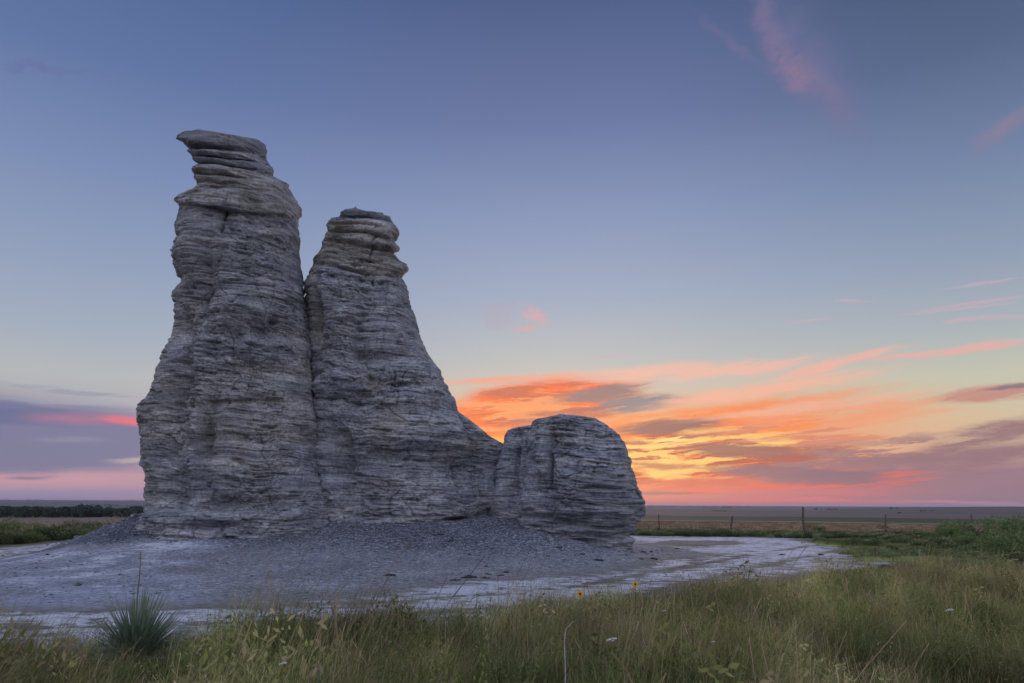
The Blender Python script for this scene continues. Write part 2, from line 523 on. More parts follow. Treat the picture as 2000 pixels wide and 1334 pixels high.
def mat_ground():
    m, N = new_mat('prairie_ground')
    P = N.n('ShaderNodeNewGeometry').outputs['Position']
    tone = N.n('ShaderNodeAttribute', None, attribute_name='tone').outputs['Color']
    zone = N.n('ShaderNodeAttribute', None, attribute_name='zone').outputs['Color']
    zs = N.n('ShaderNodeSeparateColor', {0: zone})
    chalk, gravel, rough_g = zs.outputs[0], zs.outputs[1], zs.outputs[2]
    fine = N.noise(P, 7.0, 6, 0.7)
    mid = N.noise(P, 0.9, 5, 0.6)
    st = N.noise(N.mapping(P, rot=(0, 0, R(12)), scale=(1.0, 1.7, 1.0)), 1.6, 8, 0.78, 0.5)
    big = N.noise(P, 0.12, 4, 0.6)
    base = N.mix(1.0, tone, N.ramp(fine, [(0.3, (0.62, 0.62, 0.62)), (0.5, (0.98, 0.98, 0.98)), (0.7, (1.35, 1.35, 1.35))]), 'MULTIPLY')
    base = N.mix(0.6, base, N.ramp(mid, [(0.3, (0.7, 0.7, 0.7)), (0.7, (1.3, 1.3, 1.3))]), 'MULTIPLY')
    # loose stones: two sizes of cells, each with its own tone
    v1 = N.n('ShaderNodeTexVoronoi', {'Vector': P, 'Scale': 16.0})
    v2 = N.n('ShaderNodeTexVoronoi', {'Vector': P, 'Scale': 34.0})
    s1 = N.n('ShaderNodeSeparateColor', {0: v1.outputs['Color']}).outputs[0]
    s2 = N.n('ShaderNodeSeparateColor', {0: v2.outputs['Color']}).outputs[1]
    gcol = N.ramp(N.math('MULTIPLY_ADD', s1, 0.5, N.math('MULTIPLY', s2, 0.5)),
                  [(0.1, (0.3, 0.3, 0.32)), (0.5, (0.8, 0.81, 0.84)), (0.75, (1.5, 1.5, 1.55)), (0.9, (3.0, 3.0, 3.1))])
    base = N.mix(gravel, base, N.mix(1.0, base, gcol, 'MULTIPLY'))
    # chalk dust pan
    ck = N.ramp(fine, [(0.3, (0.42, 0.41, 0.43)), (0.5, (0.68, 0.665, 0.69)), (0.7, (0.84, 0.82, 0.84))])
    thr = N.math('SUBTRACT', 1.0, chalk)
    mask = N.math('SUBTRACT', N.math('MULTIPLY_ADD', st, 0.6, N.math('MULTIPLY', big, 0.4)), N.maprange(thr, 0, 1, 0.42, 0.68))
    mask = N.maprange(mask, -0.035, 0.055, smooth=True)
    mask = N.math('MULTIPLY', mask, N.maprange(chalk, 0.0, 0.08))
    c = N.mix(mask, base, ck)
    h = N.math('MULTIPLY_ADD', fine, 0.35, N.math('MULTIPLY', st, 0.35))
    h = N.math('ADD', h, N.math('MULTIPLY', N.math('MULTIPLY', N.math('SUBTRACT', 1.0, v1.outputs['Distance']), gravel), 0.5))
    bump = N.n('ShaderNodeBump', {'Strength': 0.8, 'Distance': 0.09, 'Height': h}).outputs[0]
    bsdf_out(N, c, 0.95, bump, 0.05)
    return m


def mat_plain(name, c, rough=0.8, var=0.35, scale=20.0, spec=0.2, translucent=None, hue=None):
    m, N = new_mat(name)
    P = N.n('ShaderNodeTexCoord').outputs['Object']
    n = N.noise(P, scale, 4, 0.6)
    a = tuple(v * (1 - var) for v in c)
    b = tuple(v * (1 + var) for v in (hue or c))
    cc = N.ramp(n, [(0.3, a), (0.7, b)])
    bump = N.n('ShaderNodeBump', {'Strength': 0.4, 'Distance': 0.01, 'Height': n}).outputs[0]
    bsdf_out(N, cc, rough, bump, spec, translucent)
    return m


def mat_grass(name, stops, seed_c, patch_scale=0.7, transl=0.35):
    """blade material: colour varies by tuft, by patch of ground and from base to tip"""
    m, N = new_mat(name)
    P = N.n('ShaderNodeNewGeometry').outputs['Position']
    tint = N.n('ShaderNodeAttribute', None, attribute_name='tint', attribute_type='INSTANCER').outputs['Fac']
    bl = N.n('ShaderNodeAttribute', None, attribute_name='blade').outputs['Fac']
    seed = N.n('ShaderNodeAttribute', None, attribute_name='seed').outputs['Fac']
    pn = N.noise(P, patch_scale, 3, 0.6)
    f = N.math('ADD', N.math('MULTIPLY', tint, 0.5), N.math('MULTIPLY', N.maprange(pn, 0.36, 0.64), 0.42))
    f = N.math('ADD', N.math('SUBTRACT', f, 0.12), N.math('MULTIPLY', bl, 0.28), clamp=True)
    c = N.ramp(f, stops)
    br = N.math('FRACT', N.math('MULTIPLY', tint, 7.31))
    pn2 = N.noise(P, 0.55, 3, 0.6)
    br = N.math('MULTIPLY', N.maprange(br, 0, 1, 0.5, 1.55), N.maprange(pn2, 0.36, 0.64, 0.55, 1.45))
    c = N.mix(seed, c, seed_c)
    c = N.vmath('SCALE', c)
    c.node.inputs['Scale'].default_value = 1.0
    N.t.links.new(br, c.node.inputs['Scale'])
    bsdf_out(N, c, 0.75, None, 0.15, transl)
    return m


M_rock = mat_rock()
M_ground = mat_ground()
M_grass = mat_grass('prairie_grass', [(0.0, (0.085, 0.14, 0.05)), (0.3, (0.17, 0.23, 0.07)), (0.55, (0.28, 0.295, 0.10)), (0.8, (0.38, 0.33, 0.16)), (1.0, (0.50, 0.41, 0.28))],
                    (0.42, 0.28, 0.21))
M_weed = mat_grass('weedy_green', [(0.0, (0.07, 0.105, 0.05)), (0.5, (0.13, 0.175, 0.075)), (1.0, (0.25, 0.24, 0.13))], (0.28, 0.22, 0.14))
M_sward = mat_grass('short_sward', [(0.0, (0.12, 0.17, 0.065)), (0.5, (0.21, 0.26, 0.095)), (1.0, (0.34, 0.34, 0.15))], (0.2, 0.2, 0.1))
M_dry = mat_grass('dry_field_grass', [(0.0, (0.20, 0.16, 0.10)), (0.5, (0.29, 0.215, 0.15)), (1.0, (0.37, 0.29, 0.20))], (0.34, 0.24, 0.17))
M_stone = mat_plain('talus_stone', (0.25, 0.255, 0.29), 0.95, 0.85, 7.0, 0.05)
M_leaf = mat_plain('shrub_leaf', (0.11, 0.17, 0.06), 0.7, 0.5, 2.2, 0.2, 0.3, (0.18, 0.24, 0.09))
M_leafdark = mat_plain('dark_shrub_leaf', (0.05, 0.09, 0.04), 0.7, 0.4, 2.2, 0.2, 0.25)
M_tree = mat_plain('far_tree_leaf', (0.05, 0.078, 0.055), 0.9, 0.5, 0.15, 0.05)
M_stem = mat_plain('green_stem', (0.10, 0.15, 0.06), 0.7, 0.3)
M_wood = mat_plain('weathered_wood', (0.12, 0.10, 0.09), 0.9, 0.4, 12.0)
M_rust = mat_plain('rusty_steel', (0.10, 0.065, 0.05), 0.7, 0.3, 30.0)
M_dead = mat_plain('dead_stalk', (0.22, 0.18, 0.16), 0.9, 0.3, 30.0)
M_pale = mat_plain('bleached_twig', (0.42, 0.38, 0.40), 0.8, 0.2, 30.0)
M_yucca = mat_plain('yucca_leaf', (0.15, 0.21, 0.135), 0.45, 0.35, 3.0, 0.4, 0.15, (0.27, 0.32, 0.23))
M_clod = mat_plain('dark_clod', (0.06, 0.055, 0.055), 0.95, 0.4, 20.0, 0.05)
M_petal = mat_plain('yellow_petal', (0.85, 0.50, 0.03), 0.6, 0.15, 20.0, 0.2, 0.3)
M_disc = mat_plain('brown_disc', (0.10, 0.055, 0.03), 0.9, 0.3, 60.0)
M_white = mat_plain('white_floret', (0.80, 0.80, 0.76), 0.7, 0.1, 60.0, 0.2, 0.2)
M_lime = mat_plain('yellow_green_leaf', (0.26, 0.30, 0.07), 0.7, 0.25, 6.0, 0.2, 0.35)
M_weedleaf = mat_plain('weed_leaf', (0.14, 0.20, 0.08), 0.7, 0.25, 6.0, 0.2, 0.3)
M_frost = mat_plain('silver_leaf', (0.30, 0.34, 0.27), 0.7, 0.25, 6.0, 0.2, 0.2)

# ------------------------------------------------------------------ terrain heights
mound_pts = []
for px, py, Y in ((271, 1003, 26), (240, 1017, 25.9), (210, 1030, 25.7), (168, 1043, 25.4), (120, 1060, 25), (75, 1076, 24.4), (39, 1085, 23.8),
                  (290, 1030, 23.9), (350, 1047, 23.1), (450, 1052, 22.8), (560, 1050, 22.9), (650, 1038, 23.8),
                  (700, 1022, 24.8), (800, 1019, 24.8), (930, 1018, 24.9), (985, 1012, 26), (1012, 1020, 24.8), (1045, 1036, 23.9), (1100, 1050, 23.3),
                  (1170, 1068, 23.1), (1233, 1080, 24.8)):
    mound_pts.append(at(px, py, Y))
for x, y, z in ((-10, 27.5, 1.25), (-6, 28, 1.3), (-2, 28, 1.3), (1.5, 27, 1.1), (4.5, 26, 0.05)):
    mound_pts.append(np.array([x, y, z]))
for px, py in ((-150, 1130), (-60, 1105), (0, 1092), (-100, 1165), (0, 1182), (150, 1186), (330, 1184), (480, 1175), (600, 1167), (800, 1150), (1000, 1128), (1150, 1114), (1300, 1100), (1380, 1086), (1300, 1071)):
    mound_pts.append(ground(px, py))
for x in np.arange(-24, 12, 3.0):
    mound_pts.append(np.array([x, 31.5 if x < -8 else 33, 0]))
    mound_pts.append(np.array([x, 36, 0]))
for x, y in ((-19, 28), (-21, 24), (-22, 18), (-16, 10), (-8, 9), (0, 9), (8, 12), (11, 20), (10, 28), (8, 24)):
    mound_pts.append(np.array([x, y, 0]))
MP = np.array(mound_pts)


def _phi(r2):
    return np.sqrt(r2 + 0.8)


_A = _phi(((MP[:, None, :2] - MP[None, :, :2]) ** 2).sum(-1)) - 0.02 * np.eye(len(MP))
_w = np.linalg.solve(_A, MP[:, 2])
MREG = [(-24, 12), (-24, 31.5), (-8, 33), (9, 33), (12, 20), (8, 10), (-16, 8.5)]


def mound_h(X, Y):
    out = np.zeros(X.shape)
    near = (X > -27) & (X < 14) & (Y > 7) & (Y < 37)
    xs, ys = X[near], Y[near]
    v = np.zeros(xs.shape)
    for (a, b, _), w in zip(MP, _w):
        v += w * _phi((xs - a) ** 2 + (ys - b) ** 2)
    v = v * sstep(-poly_sdf(xs, ys, MREG), -1.0, 1.5)
    out[near] = np.where(v > 0.05, v, 0.05 * np.exp(np.minimum((v - 0.05) / 0.05, 0))) - 0.02 * 0
    return out


LD = np.array([0, 38, 60, 110, 220, 420, 700, 1200, 2200, 4000, 7000, 14000, 40000.])
LZR = np.array([0, 0, -0.25, -1.1, -2.6, -4.4, -6, -8, -9, -10, -8, -6, -6.])      # right of the rock
LZL = np.array([0, 0, -0.3, -1.4, -3.6, -6.4, -8, -9.5, -9, -4, 18, 26, 20.])       # left of it


def far_h(X, Y):
    d = np.hypot(X, Y)
    ang = np.degrees(np.arctan2(X, Y))
    l = sstep(ang, 2, -16)
    h = np.interp(d, LD, LZR) * (1 - l) + np.interp(d, LD, LZL) * l
    # gentle swell far right
    h = h + sstep(ang, 22, 36) * sstep(d, 900, 2600) * 12.0 * (1 - sstep(d, 5000, 9000))
    h = h + sstep(d, 60, 400) * fbm(X / 160, Y / 160, X * 0, 3, 40) * 0.7
    h = h + sstep(d, 500, 3000) * fbm(X / 1500, Y / 1500, X * 0, 3, 44) * np.minimum(d / 900.0, 7)
    return h


def height(X, Y):
    X = np.asarray(X, float)
    Y = np.asarray(Y, float)
    d = np.hypot(X, Y)
    m = mound_h(X, Y)
    small = fbm(X / 1.3, Y / 1.3, X * 0, 3, 60) * 0.035 * (1 - sstep(d, 60, 120))
    small = small + np.minimum(m, 0.6) * 0.16 * fbm(X / 0.9, Y / 1.6, X * 0, 4, 66)
    return far_h(X, Y) + m + small


# ------------------------------------------------------------------ ground sheet
def gp(lst):
    return [ground(a, b)[:2] for a, b in lst]


CHALK = gp([(-260, 1290), (0, 1290), (300, 1288), (700, 1280), (1000, 1240), (1200, 1194), (1400, 1160), (1560, 1130), (1700, 1113), (1825, 1101), (1790, 1086),
            (1700, 1073), (1640, 1062), (1560, 1054), (1722, 1046), (1500, 1043.5), (1240, 1043.5), (900, 1046), (600, 1048), (130, 1056), (60, 1064), (0, 1068), (-200, 1072), (-400, 1090), (-500, 1150)])
TONGUE = gp([(1600, 1060), (1720, 1049), (1800, 1040), (2300, 1040), (2300, 1112), (1850, 1108), (1760, 1098), (1700, 1078)])


APRON = gp([(-400, 1196), (-200, 1193), (0, 1190), (150, 1188), (330, 1184), (480, 1176), (600, 1168), (800, 1153), (1000, 1131), (1150, 1117), (1300, 1103), (1392, 1087), (1330, 1071), (1240, 1066)]) \
    + [(2.0, 31.0), (-9.0, 30.5), (-15.0, 27.0)] + gp([(0, 1095), (-200, 1112), (-500, 1140)])


def edge_dist(X, Y):
    """distance of the far edge of the tall foreground grass from the camera, by bearing"""
    a = np.degrees(np.arctan2(X, Y))
    base = np.interp(a, [-60, -37, -18, -4, 2, 8, 14, 20, 27, 37, 60], [9.6, 9.5, 9.5, 9.8, 10.5, 11.7, 13.2, 15.2, 17.6, 19.5, 20])
    return base + 0.55 * fbm(X / 1.1, Y / 1.1, X * 0, 3, 77)


azs = np.concatenate([np.linspace(-180, -52, 40)[:-1], np.linspace(-52, 52, 640), np.linspace(52, 180, 40)[1:-1]])
rad = [0.0, 0.6, 1.2, 1.8]
r = 2.2
while r < 16000:
    rad.append(r)
    r *= 1.03 if r < 9 else (1.0095 if r < 32 else (1.022 if r < 120 else 1.05))
rad = np.array(rad)
AZ, RR = np.meshgrid(np.radians(azs), rad)
GX, GY = (np.sin(AZ) * RR), (np.cos(AZ) * RR)
GZ = height(GX, GY)
nr, nc = GX.shape
gi = np.arange(nr - 1)[:, None] * nc
gj = np.arange(nc)[None]
gj2 = (gj + 1) % nc
GF = np.stack([gi + gj, gi + gj2, gi + nc + gj2, gi + nc + gj], -1).reshape(-1, 4)
X, Y = GX.ravel(), GY.ravel()
D = np.hypot(X, Y)
ANG = np.degrees(np.arctan2(X, Y))
mh = mound_h(X, Y)
nz1 = fbm(X / 2.5, Y / 2.5, X * 0, 4, 11)
nz2 = fbm(X / 9, Y / 9, X * 0, 4, 17)


def blend(c, m, c2):
    return c * (1 - m[:, None]) + np.array(c2)[None] * m[:, None]


tone = np.tile(np.array([0.085, 0.078, 0.05]), (len(X), 1))           # bare prairie soil with litter
tone = blend(tone, sstep(D, 16, 24) * sstep(nz1, -0.3, 0.5) * 0.6, (0.20, 0.18, 0.10))
# fields by distance
fn = nz2 * 0.12
ld = np.log(np.maximum(D, 1)) + 0.04 * fbm(X / 60, Y / 60, X * 0, 3, 21) + 0.0 * fn
LG = lambda v: math.log(v)
tone = blend(tone, sstep(ld, LG(42), LG(46)), (0.15, 0.14, 0.075))
tone = blend(tone, sstep(ld, LG(52), LG(70)), (0.20, 0.145, 0.10))
tone = blend(tone, sstep(ld, LG(105), LG(125)) * sstep(nz2, -0.4, 0.4), (0.26, 0.195, 0.145))
gr_right = sstep(ANG, 0, 4)
tone = blend(tone, sstep(ld, LG(195), LG(205)) * (1 - sstep(ld, LG(420), LG(470))) * gr_right, (0.055, 0.085, 0.05))
tone = blend(tone, sstep(ld, LG(430), LG(480)) * gr_right, (0.155, 0.125, 0.115))
tone = blend(tone, sstep(ld, LG(900), LG(1100)) * sstep(fbm(X / 500, Y / 900, X * 0, 3, 31), -0.1, 0.25), (0.10, 0.11, 0.09))
lf = 1 - gr_right
tone = blend(tone, sstep(ld, LG(480), LG(520)) * lf, (0.13, 0.14, 0.115))
tone = blend(tone, sstep(ld, LG(900), LG(1300)) * sstep(fbm(X / 700, Y / 500, X * 0, 3, 33), 0.0, 0.3), (0.10, 0.115, 0.10))
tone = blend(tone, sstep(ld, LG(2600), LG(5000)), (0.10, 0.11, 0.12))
# chalk pan
sd_c = poly_sdf(X, Y, CHALK)
chalk = sstep(-sd_c, -0.25, 0.9 + 0.5 * nz1) * 0.80
near_edge = edge_dist(X, Y)
chalk *= sstep(D - near_edge, -1.8, 0.2)
tong = sstep(-poly_sdf(X, Y, TONGUE), -0.5, 1.5)
chalk *= 1 - 0.95 * tong
# two worn wheel tracks curving round the rock
TR_L = np.array(gp([(1690, 1060), (1600, 1072), (1500, 1090), (1380, 1115), (1200, 1150), (1000, 1172), (700, 1196), (350, 1206), (0, 1210), (-300, 1206)]))
td = np.full(len(X), 99.0)
nearv = D < 60
xn, yn = X[nearv], Y[nearv]
tdn = np.full(len(xn), 99.0)
for a, b in zip(TR_L[:-1], TR_L[1:]):
    e0 = b - a
    t_ = np.clip(((xn - a[0]) * e0[0] + (yn - a[1]) * e0[1]) / (e0 @ e0), 0, 1)
    tdn = np.minimum(tdn, np.hypot(xn - a[0] - e0[0] * t_, yn - a[1] - e0[1] * t_))
td[nearv] = tdn
rut = np.exp(-((td - 0.85) / 0.22) ** 2) * (0.5 + 0.5 * sstep(nz1, -0.4, 0.2))
chalk -= 0.30 * rut
chalk += 0.07 * np.exp(-(td / 0.5) ** 2)
# olive patches thin the pan towards the right
chalk -= 0.30 * sstep(ANG, 18, 27) * sstep(D, 14, 22) * sstep(nz1, -0.5, 0.4)
chalk -= 0.22 * sstep(D - near_edge, 3.5, 0.5) * sstep(ANG, -4, 6)
pch = gp([(1285, 1064), (1330, 1057), (1420, 1058), (1440, 1063), (1360, 1066)])
chalk *= 1 - 0.8 * sstep(-poly_sdf(X, Y, pch), -0.8, 0.3)
# mound: dusty light chalk on the left flank, dark loose talus in the middle
mm = sstep(mh + 0.2 * nz1, 0.05, 0.6)
gravel = np.clip(np.maximum(mm, 0.0), 0, 1)
tone = blend(tone, sstep(-sd_c, -0.3, 0.6) * (0.55 + 0.45 * sstep(nz1, -0.3, 0.3)), (0.25, 0.235, 0.19))
tone = blend(tone, tong, (0.20, 0.23, 0.10))
sd_a = poly_sdf(X, Y, APRON)
apron = sstep(-sd_a + 1.3 * nz1, -0.8, 1.5)
tone = blend(tone, apron, (0.33, 0.32, 0.32))
tone = blend(tone, apron * sstep(mh + 0.25 * nz1, 0.02, 0.8), (0.205, 0.205, 0.225))
dust = sstep(ANG, -19, -25) * sstep(nz1 + 0.35, -0.2, 0.5) * (0.45 + 0.55 * sstep(fbm(X / 0.7, Y / 1.1, X * 0, 4, 83), -0.3, 0.15))
ridge_dark = sstep(Y - (22.4 + 0.10 * (X + 12)), -0.4, 0.5) * sstep(X, -7, -10)
dust = dust * (1 - ridge_dark)
tone = blend(tone, apron * dust * 0.9, (0.40, 0.42, 0.48))
tone = blend(tone, apron * ridge_dark * 0.9, (0.15, 0.155, 0.175))
gravel = np.maximum(gravel, 0.45 * apron) * (1 - 0.45 * dust * (1 - ridge_dark))
chalk = chalk * (1 - apron * 0.95) + apron * dust * 0.62 * (1 - 0.7 * sstep(D, 16.5, 14.2))
tone = tone * (1 - gravel[:, None] * 0.9 * (np.clip(0.12 - 0.42 * fbm(X / 1.4, Y / 2.2, X * 0, 4, 81) , -0.45, 0.5))[:, None])
chalk = np.clip(chalk, 0, 1)
zone = np.stack([chalk, gravel, sstep(D, 40, 60), np.ones_like(D)], -1)
V = np.stack([X, Y, GZ.ravel()], -1)
ground_me = mesh_np('ground', V, GF, True, {'tone': np.concatenate([tone, np.ones((len(X), 1))], 1), 'zone': zone})
tag(link('ground', ground_me, mat=M_ground), kind='structure')

# ------------------------------------------------------------------ rock formation
def loft(Yc, L, Rr, matches, rows, cf, cb, ratio, prof, feats, leanz, parts, seed, amp, top_drop=0.25, warmf=None, crustf=None, sup=2.5, plates=None):
    """L, Rr: silhouettes as picture points (x, y), traced at distance Yc; matches: rows where a bed on the left meets the same bed on the right.
    prof: ledge profile (y on the left outline, metres proud).  feats: hollows and bulges (x, y, rx, ry, metres)."""
    L, Rr = np.array(L, float), np.array(Rr, float)
    mt = np.array(matches, float)
    k = np.arange(len(mt)) / (len(mt) - 1.0)
    # parameter by left pixel y, spaced evenly
    ys = np.linspace(mt[0, 0], mt[-1, 0], rows)
    t = np.interp(ys, mt[:, 0], k)
    yr = np.interp(t, k, mt[:, 1])
    lx, rx = np.interp(ys, L[:, 1], L[:, 0]), np.interp(yr, Rr[:, 1], Rr[:, 0])
    PL = np.array([at(a, b, Yc) for a, b in zip(lx, ys)])
    PR = np.array([at(a, b, Yc) for a, b in zip(rx, yr)])
    xc, zc = (PL[:, 0] + PR[:, 0]) / 2, (PL[:, 2] + PR[:, 2]) / 2
    a = (PR[:, 0] - PL[:, 0]) / 2
    slope = (PR[:, 2] - PL[:, 2]) / np.maximum(2 * a, 0.05)
    sg = rows * 0.035
    asm = gsmooth(a, sg)
    hp = a - asm
    b = np.minimum(asm * ratio, a * 1.15 + 0.3) + 0.5 * np.clip(hp, -0.5, 0.5)
    pr = np.interp(ys, [p[0] for p in prof], [p[1] for p in prof]) if prof else 0 * ys
    th = np.concatenate([np.linspace(math.pi, 2 * math.pi, cf, endpoint=False), np.linspace(0, math.pi, cb, endpoint=False)])
    ct, stn = np.cos(th), np.sin(th)
    ex = 2.0 / sup
    ux = np.sign(ct) * np.abs(ct) ** ex
    uy = np.sign(stn) * np.abs(stn) ** ex
    front = np.clip(-uy, 0, 1)
    bd = b[:, None] * np.ones(len(th))[None] + pr[:, None] * 1.0
    Xg = xc[:, None] + a[:, None] * ux[None]
    Yg = Yc + bd * uy[None]
    Zg = zc[:, None] + slope[:, None] * (Xg - xc[:, None])
    Zg = Zg + leanz * (Zg - CAM_H) * (Yg - Yc) / Yc
    # fit the traced outline: shift the two sides of each row until the ring's extremes fall on it
    for _ in range(5):
        qx, qy = proj(Xg, Yg, Zg)
        il, ir = qx.argmin(1), qx.argmax(1)
        rows_i = np.arange(len(ys))
        sc = Yc / FPX
        eL, eR = lx - qx[rows_i, il], rx - qx[rows_i, ir]
        vL, vR = qy[rows_i, il] - ys, qy[rows_i, ir] - yr
        dxl, dxr = eL * sc, eR * sc
        fr = (ux[None] + 1) / 2
        Xg = Xg + (dxl[:, None] * (1 - fr) + dxr[:, None] * fr) * 0.9
        Zg = Zg + (vL[:, None] * (1 - fr) + vR[:, None] * fr) * sc * 0.9
    # outward normal in plan
    nx, ny = ct * 1.0, stn * 1.0
    sil = 1 - 0.96 * np.abs(ux[None]) ** 4           # keep the traced silhouette
    x, y, z = Xg.ravel(), Yg.ravel(), Zg.ravel()
    s0 = seed * 17.3
    low = fbm(x / 2.2 + s0, y / 2.2, z / 1.8, 3, seed) * 0.55 * amp
    low = low + fbm(x / 1.0 + s0, y / 1.0, z / 4.5, 3, seed + 2) * 0.20 * amp * sstep(z, 13.5, 10.0)
    w = z + 0.06 * x + 0.16 * fbm(x / 1.7 + s0, y / 1.7, z / 3, 2, seed + 3)
    cv1, cb1 = cells(x / 0.8 + s0 + 0.25 * fbm(x * 2, y * 2, w * 2, 2, seed), y / 0.8, w / 0.36, seed + 5)
    cv2, cb2 = cells(x / 0.30 + s0, y / 0.30, w / 0.13, seed + 6)
    rough = sstep(fbm(x / 1.8 + s0 + 4, y / 1.8, z / 1.5, 3, seed + 8), -0.30, 0.30)
    bedv = vn(x / 1.9 + s0, y / 1.9, w / 0.17, seed + 9)
    bed = np.tanh(5 * (bedv - 0.5)) * 0.026 * (0.4 + vn(x / 1.5, y / 1.5, z / 1.5, seed + 31))
    lam = np.tanh(6 * (vn(x / 1.3 + s0, y / 1.3, w / 0.055, seed + 10) - 0.5)) * 0.030
    plt = (np.tanh(9 * (vn(x / 1.1 + s0, y / 1.1, w / 0.13, seed + 24) - 0.5)) * 0.5 + np.tanh(9 * (vn(x / 0.45, y / 0.45, w / 0.07, seed + 25) - 0.5)) * 0.25)
    plamp = (np.interp(ys, [p[0] for p in plates], [p[1] for p in plates])[:, None] * np.ones(len(th))[None]).ravel() if plates else 0.0
    hol = -0.34 * sstep(fbm(x / 0.9 + s0 + 9, y / 0.9, w / 0.42, 4, seed + 12), 0.20, 0.5)
    slot = -0.13 * sstep(fbm(x / 0.75 + s0 + 19, y / 0.75, w / 0.11, 2, seed + 16), 0.30, 0.5)
    fine = fbm(x / 0.20, y / 0.20, w / 0.12, 4, seed + 14, 0.65) * 0.062
    crack = -0.12 * (1 - sstep(np.abs(fbm(x / 1.3 + s0, y / 1.3, z / 2.6, 3, seed + 18)), 0.0, 0.022)) * sstep(vn(x / 2, y / 2, z / 2, seed + 19), 0.5, 0.7)
    disp = (cv1 - 0.5) * (0.015 + 0.11 * rough) + (cv2 - 0.5) * (0.025 + 0.08 * rough) - 0.045 * (1 - sstep(cb2, 0, 0.10)) * rough \
        + bed + lam * (1.4 - 0.7 * rough) + hol * (0.35 + 0.65 * rough) + slot + fine * (0.6 + 0.8 * rough) + crack + plt * plamp
    jv, jb = cells(x / 0.9 + s0 + 3 + 0.3 * fbm(x * 1.5, y * 1.5, z * 1.5, 2, seed + 27), y / 0.9, z / 1.5, seed + 26)
    disp = disp + (jv - 0.5) * 0.10 - 0.07 * (1 - sstep(jb, 0.0, 0.05)) * sstep(vn(x / 1.6, y / 1.6, z / 1.6, seed + 28), 0.35, 0.6)
    disp = disp - disp.mean()
    disp = disp.reshape(Xg.shape)
    low = low.reshape(Xg.shape)
    ffade = sstep(ys, ys[0], ys[0] + 6)[:, None]
    damp = np.interp(ys, [p[0] for p in prof], [0.45 if p[1] != 0 else 1.0 for p in prof])[:, None] if prof else 1.0
    disp = disp * amp * damp
    total = (low * sil * ffade + disp * (0.35 + 0.65 * sil))
    # long bedding seams that open and close along the face
    sr = np.random.default_rng(seed + 50)
    for q in range(8):
        sy_ = sr.uniform(ys[0] + (160 if prof else 10), min(ys[-1], 1050))
        wob = 7 * fbm(Xg / 2.5 + q, Yg / 2.5, Zg * 0 + q, 3, seed + 60)
        m_ = np.exp(-((ys[:, None] - sy_ + wob) / 1.7) ** 2) * sstep(fbm(Xg / 1.6 + 3 * q, Yg / 1.6, Zg * 0, 2, seed + 61 + q), -0.1, 0.3)
        total = total - 0.12 * amp * m_ * (0.25 + 0.75 * sil)
    # features in world X / Z on the camera side
    for (fx, fy, frx, fry, dep) in feats:
        c0 = at(fx, fy, Yc - 2.0)
        e1 = at(fx + frx, fy, Yc - 2.0)[0] - c0[0]
        e2 = abs(at(fx, fy + fry, Yc - 2.0)[2] - c0[2])
        q = ((Xg - c0[0]) / e1) ** 2 + ((Zg - c0[2]) / e2) ** 2
        total = total + 1.6 * dep * np.exp(-q * (1.0 + 0.3 * np.clip(low, -1, 1))) * front[None] ** 0.5
    Xg = Xg + total * nx[None]
    Yg = Yg + total * ny[None]
    Zg = Zg + 0.03 * fbm(Xg / 0.6, Yg / 0.6, Zg / 0.6, 2, seed + 20)
    m = len(th)
    warm = np.zeros(Xg.shape) if warmf is None else warmf(ys)[:, None] * np.ones(m)[None]
    if seed == 2:
        warm = warm + (0.9 * sstep(ys, 420, 450) * (1 - sstep(ys, 590, 680)))[:, None] * sstep(-ux, 0.45, 0.85)[None]
    crust = np.zeros(Xg.shape) if crustf is None else crustf(ys)[:, None] * np.ones(m)[None]
    out = []
    for (y0, y1, name) in parts:
        i0 = int(np.argmin(np.abs(ys - y0)))
        i1 = int(np.argmin(np.abs(ys - y1)))
        rr = slice(i0, i1 + 1)
        Vp = np.stack([Xg[rr], Yg[rr], Zg[rr]], -1).reshape(-1, 3)
        n = i1 - i0 + 1
        i = np.arange(n - 1)[:, None] * m
        j = np.arange(m)[None]
        F = np.stack([i + j, i + m + j, i + m + (j + 1) % m, i + (j + 1) % m], -1).reshape(-1, 4)
        wv, cvv = warm[rr].reshape(-1), crust[rr].reshape(-1)
        if i0 == 0:                         # close the top with shrinking rings
            ring = Vp[:m]
            cen = ring.mean(0)
            prev = np.arange(m)
            base = len(Vp)
            addV, addF = [], []
            for q, f in enumerate((0.85, 0.6, 0.3, 0.02)):
                nr_ = cen + (ring - cen) * f
                nr_[:, 2] += 0.05 * (1 - f) + 0.03 * fbm(nr_[:, 0] * 3, nr_[:, 1] * 3, nr_[:, 2], 2, 5)
                idx = base + q * m + np.arange(m)
                addV.append(nr_)
                addF.append(np.stack([idx, prev, np.roll(prev, -1), np.roll(idx, -1)], -1))
                prev = idx
            Vp = np.concatenate([Vp] + addV)
            F = np.concatenate([F] + addF)
            wv = np.concatenate([wv, np.zeros(4 * m) + wv[0]])
            cvv = np.concatenate([cvv, np.zeros(4 * m) + cvv[0]])
        out.append((name, mesh_np(name, Vp, F, True, None, {'warm': wv, 'crust': cvv})))
    return out


rock = bpy.data.objects.new('rock_formation', None)
rock.location = (-4.0, 25.5, 0)
col.objects.link(rock)
tag(rock, 'grey chalk rock formation with two layered spires and a low block on a mound', 'rock formation')


def add_parts(lst):
    res = []
    for name, me in lst:
        o = link(name, me, mat=M_rock)
        o.parent = rock
        o.matrix_parent_inverse = Matrix.Translation((4.0, -25.5, 0))
        res.append(o)
    return res


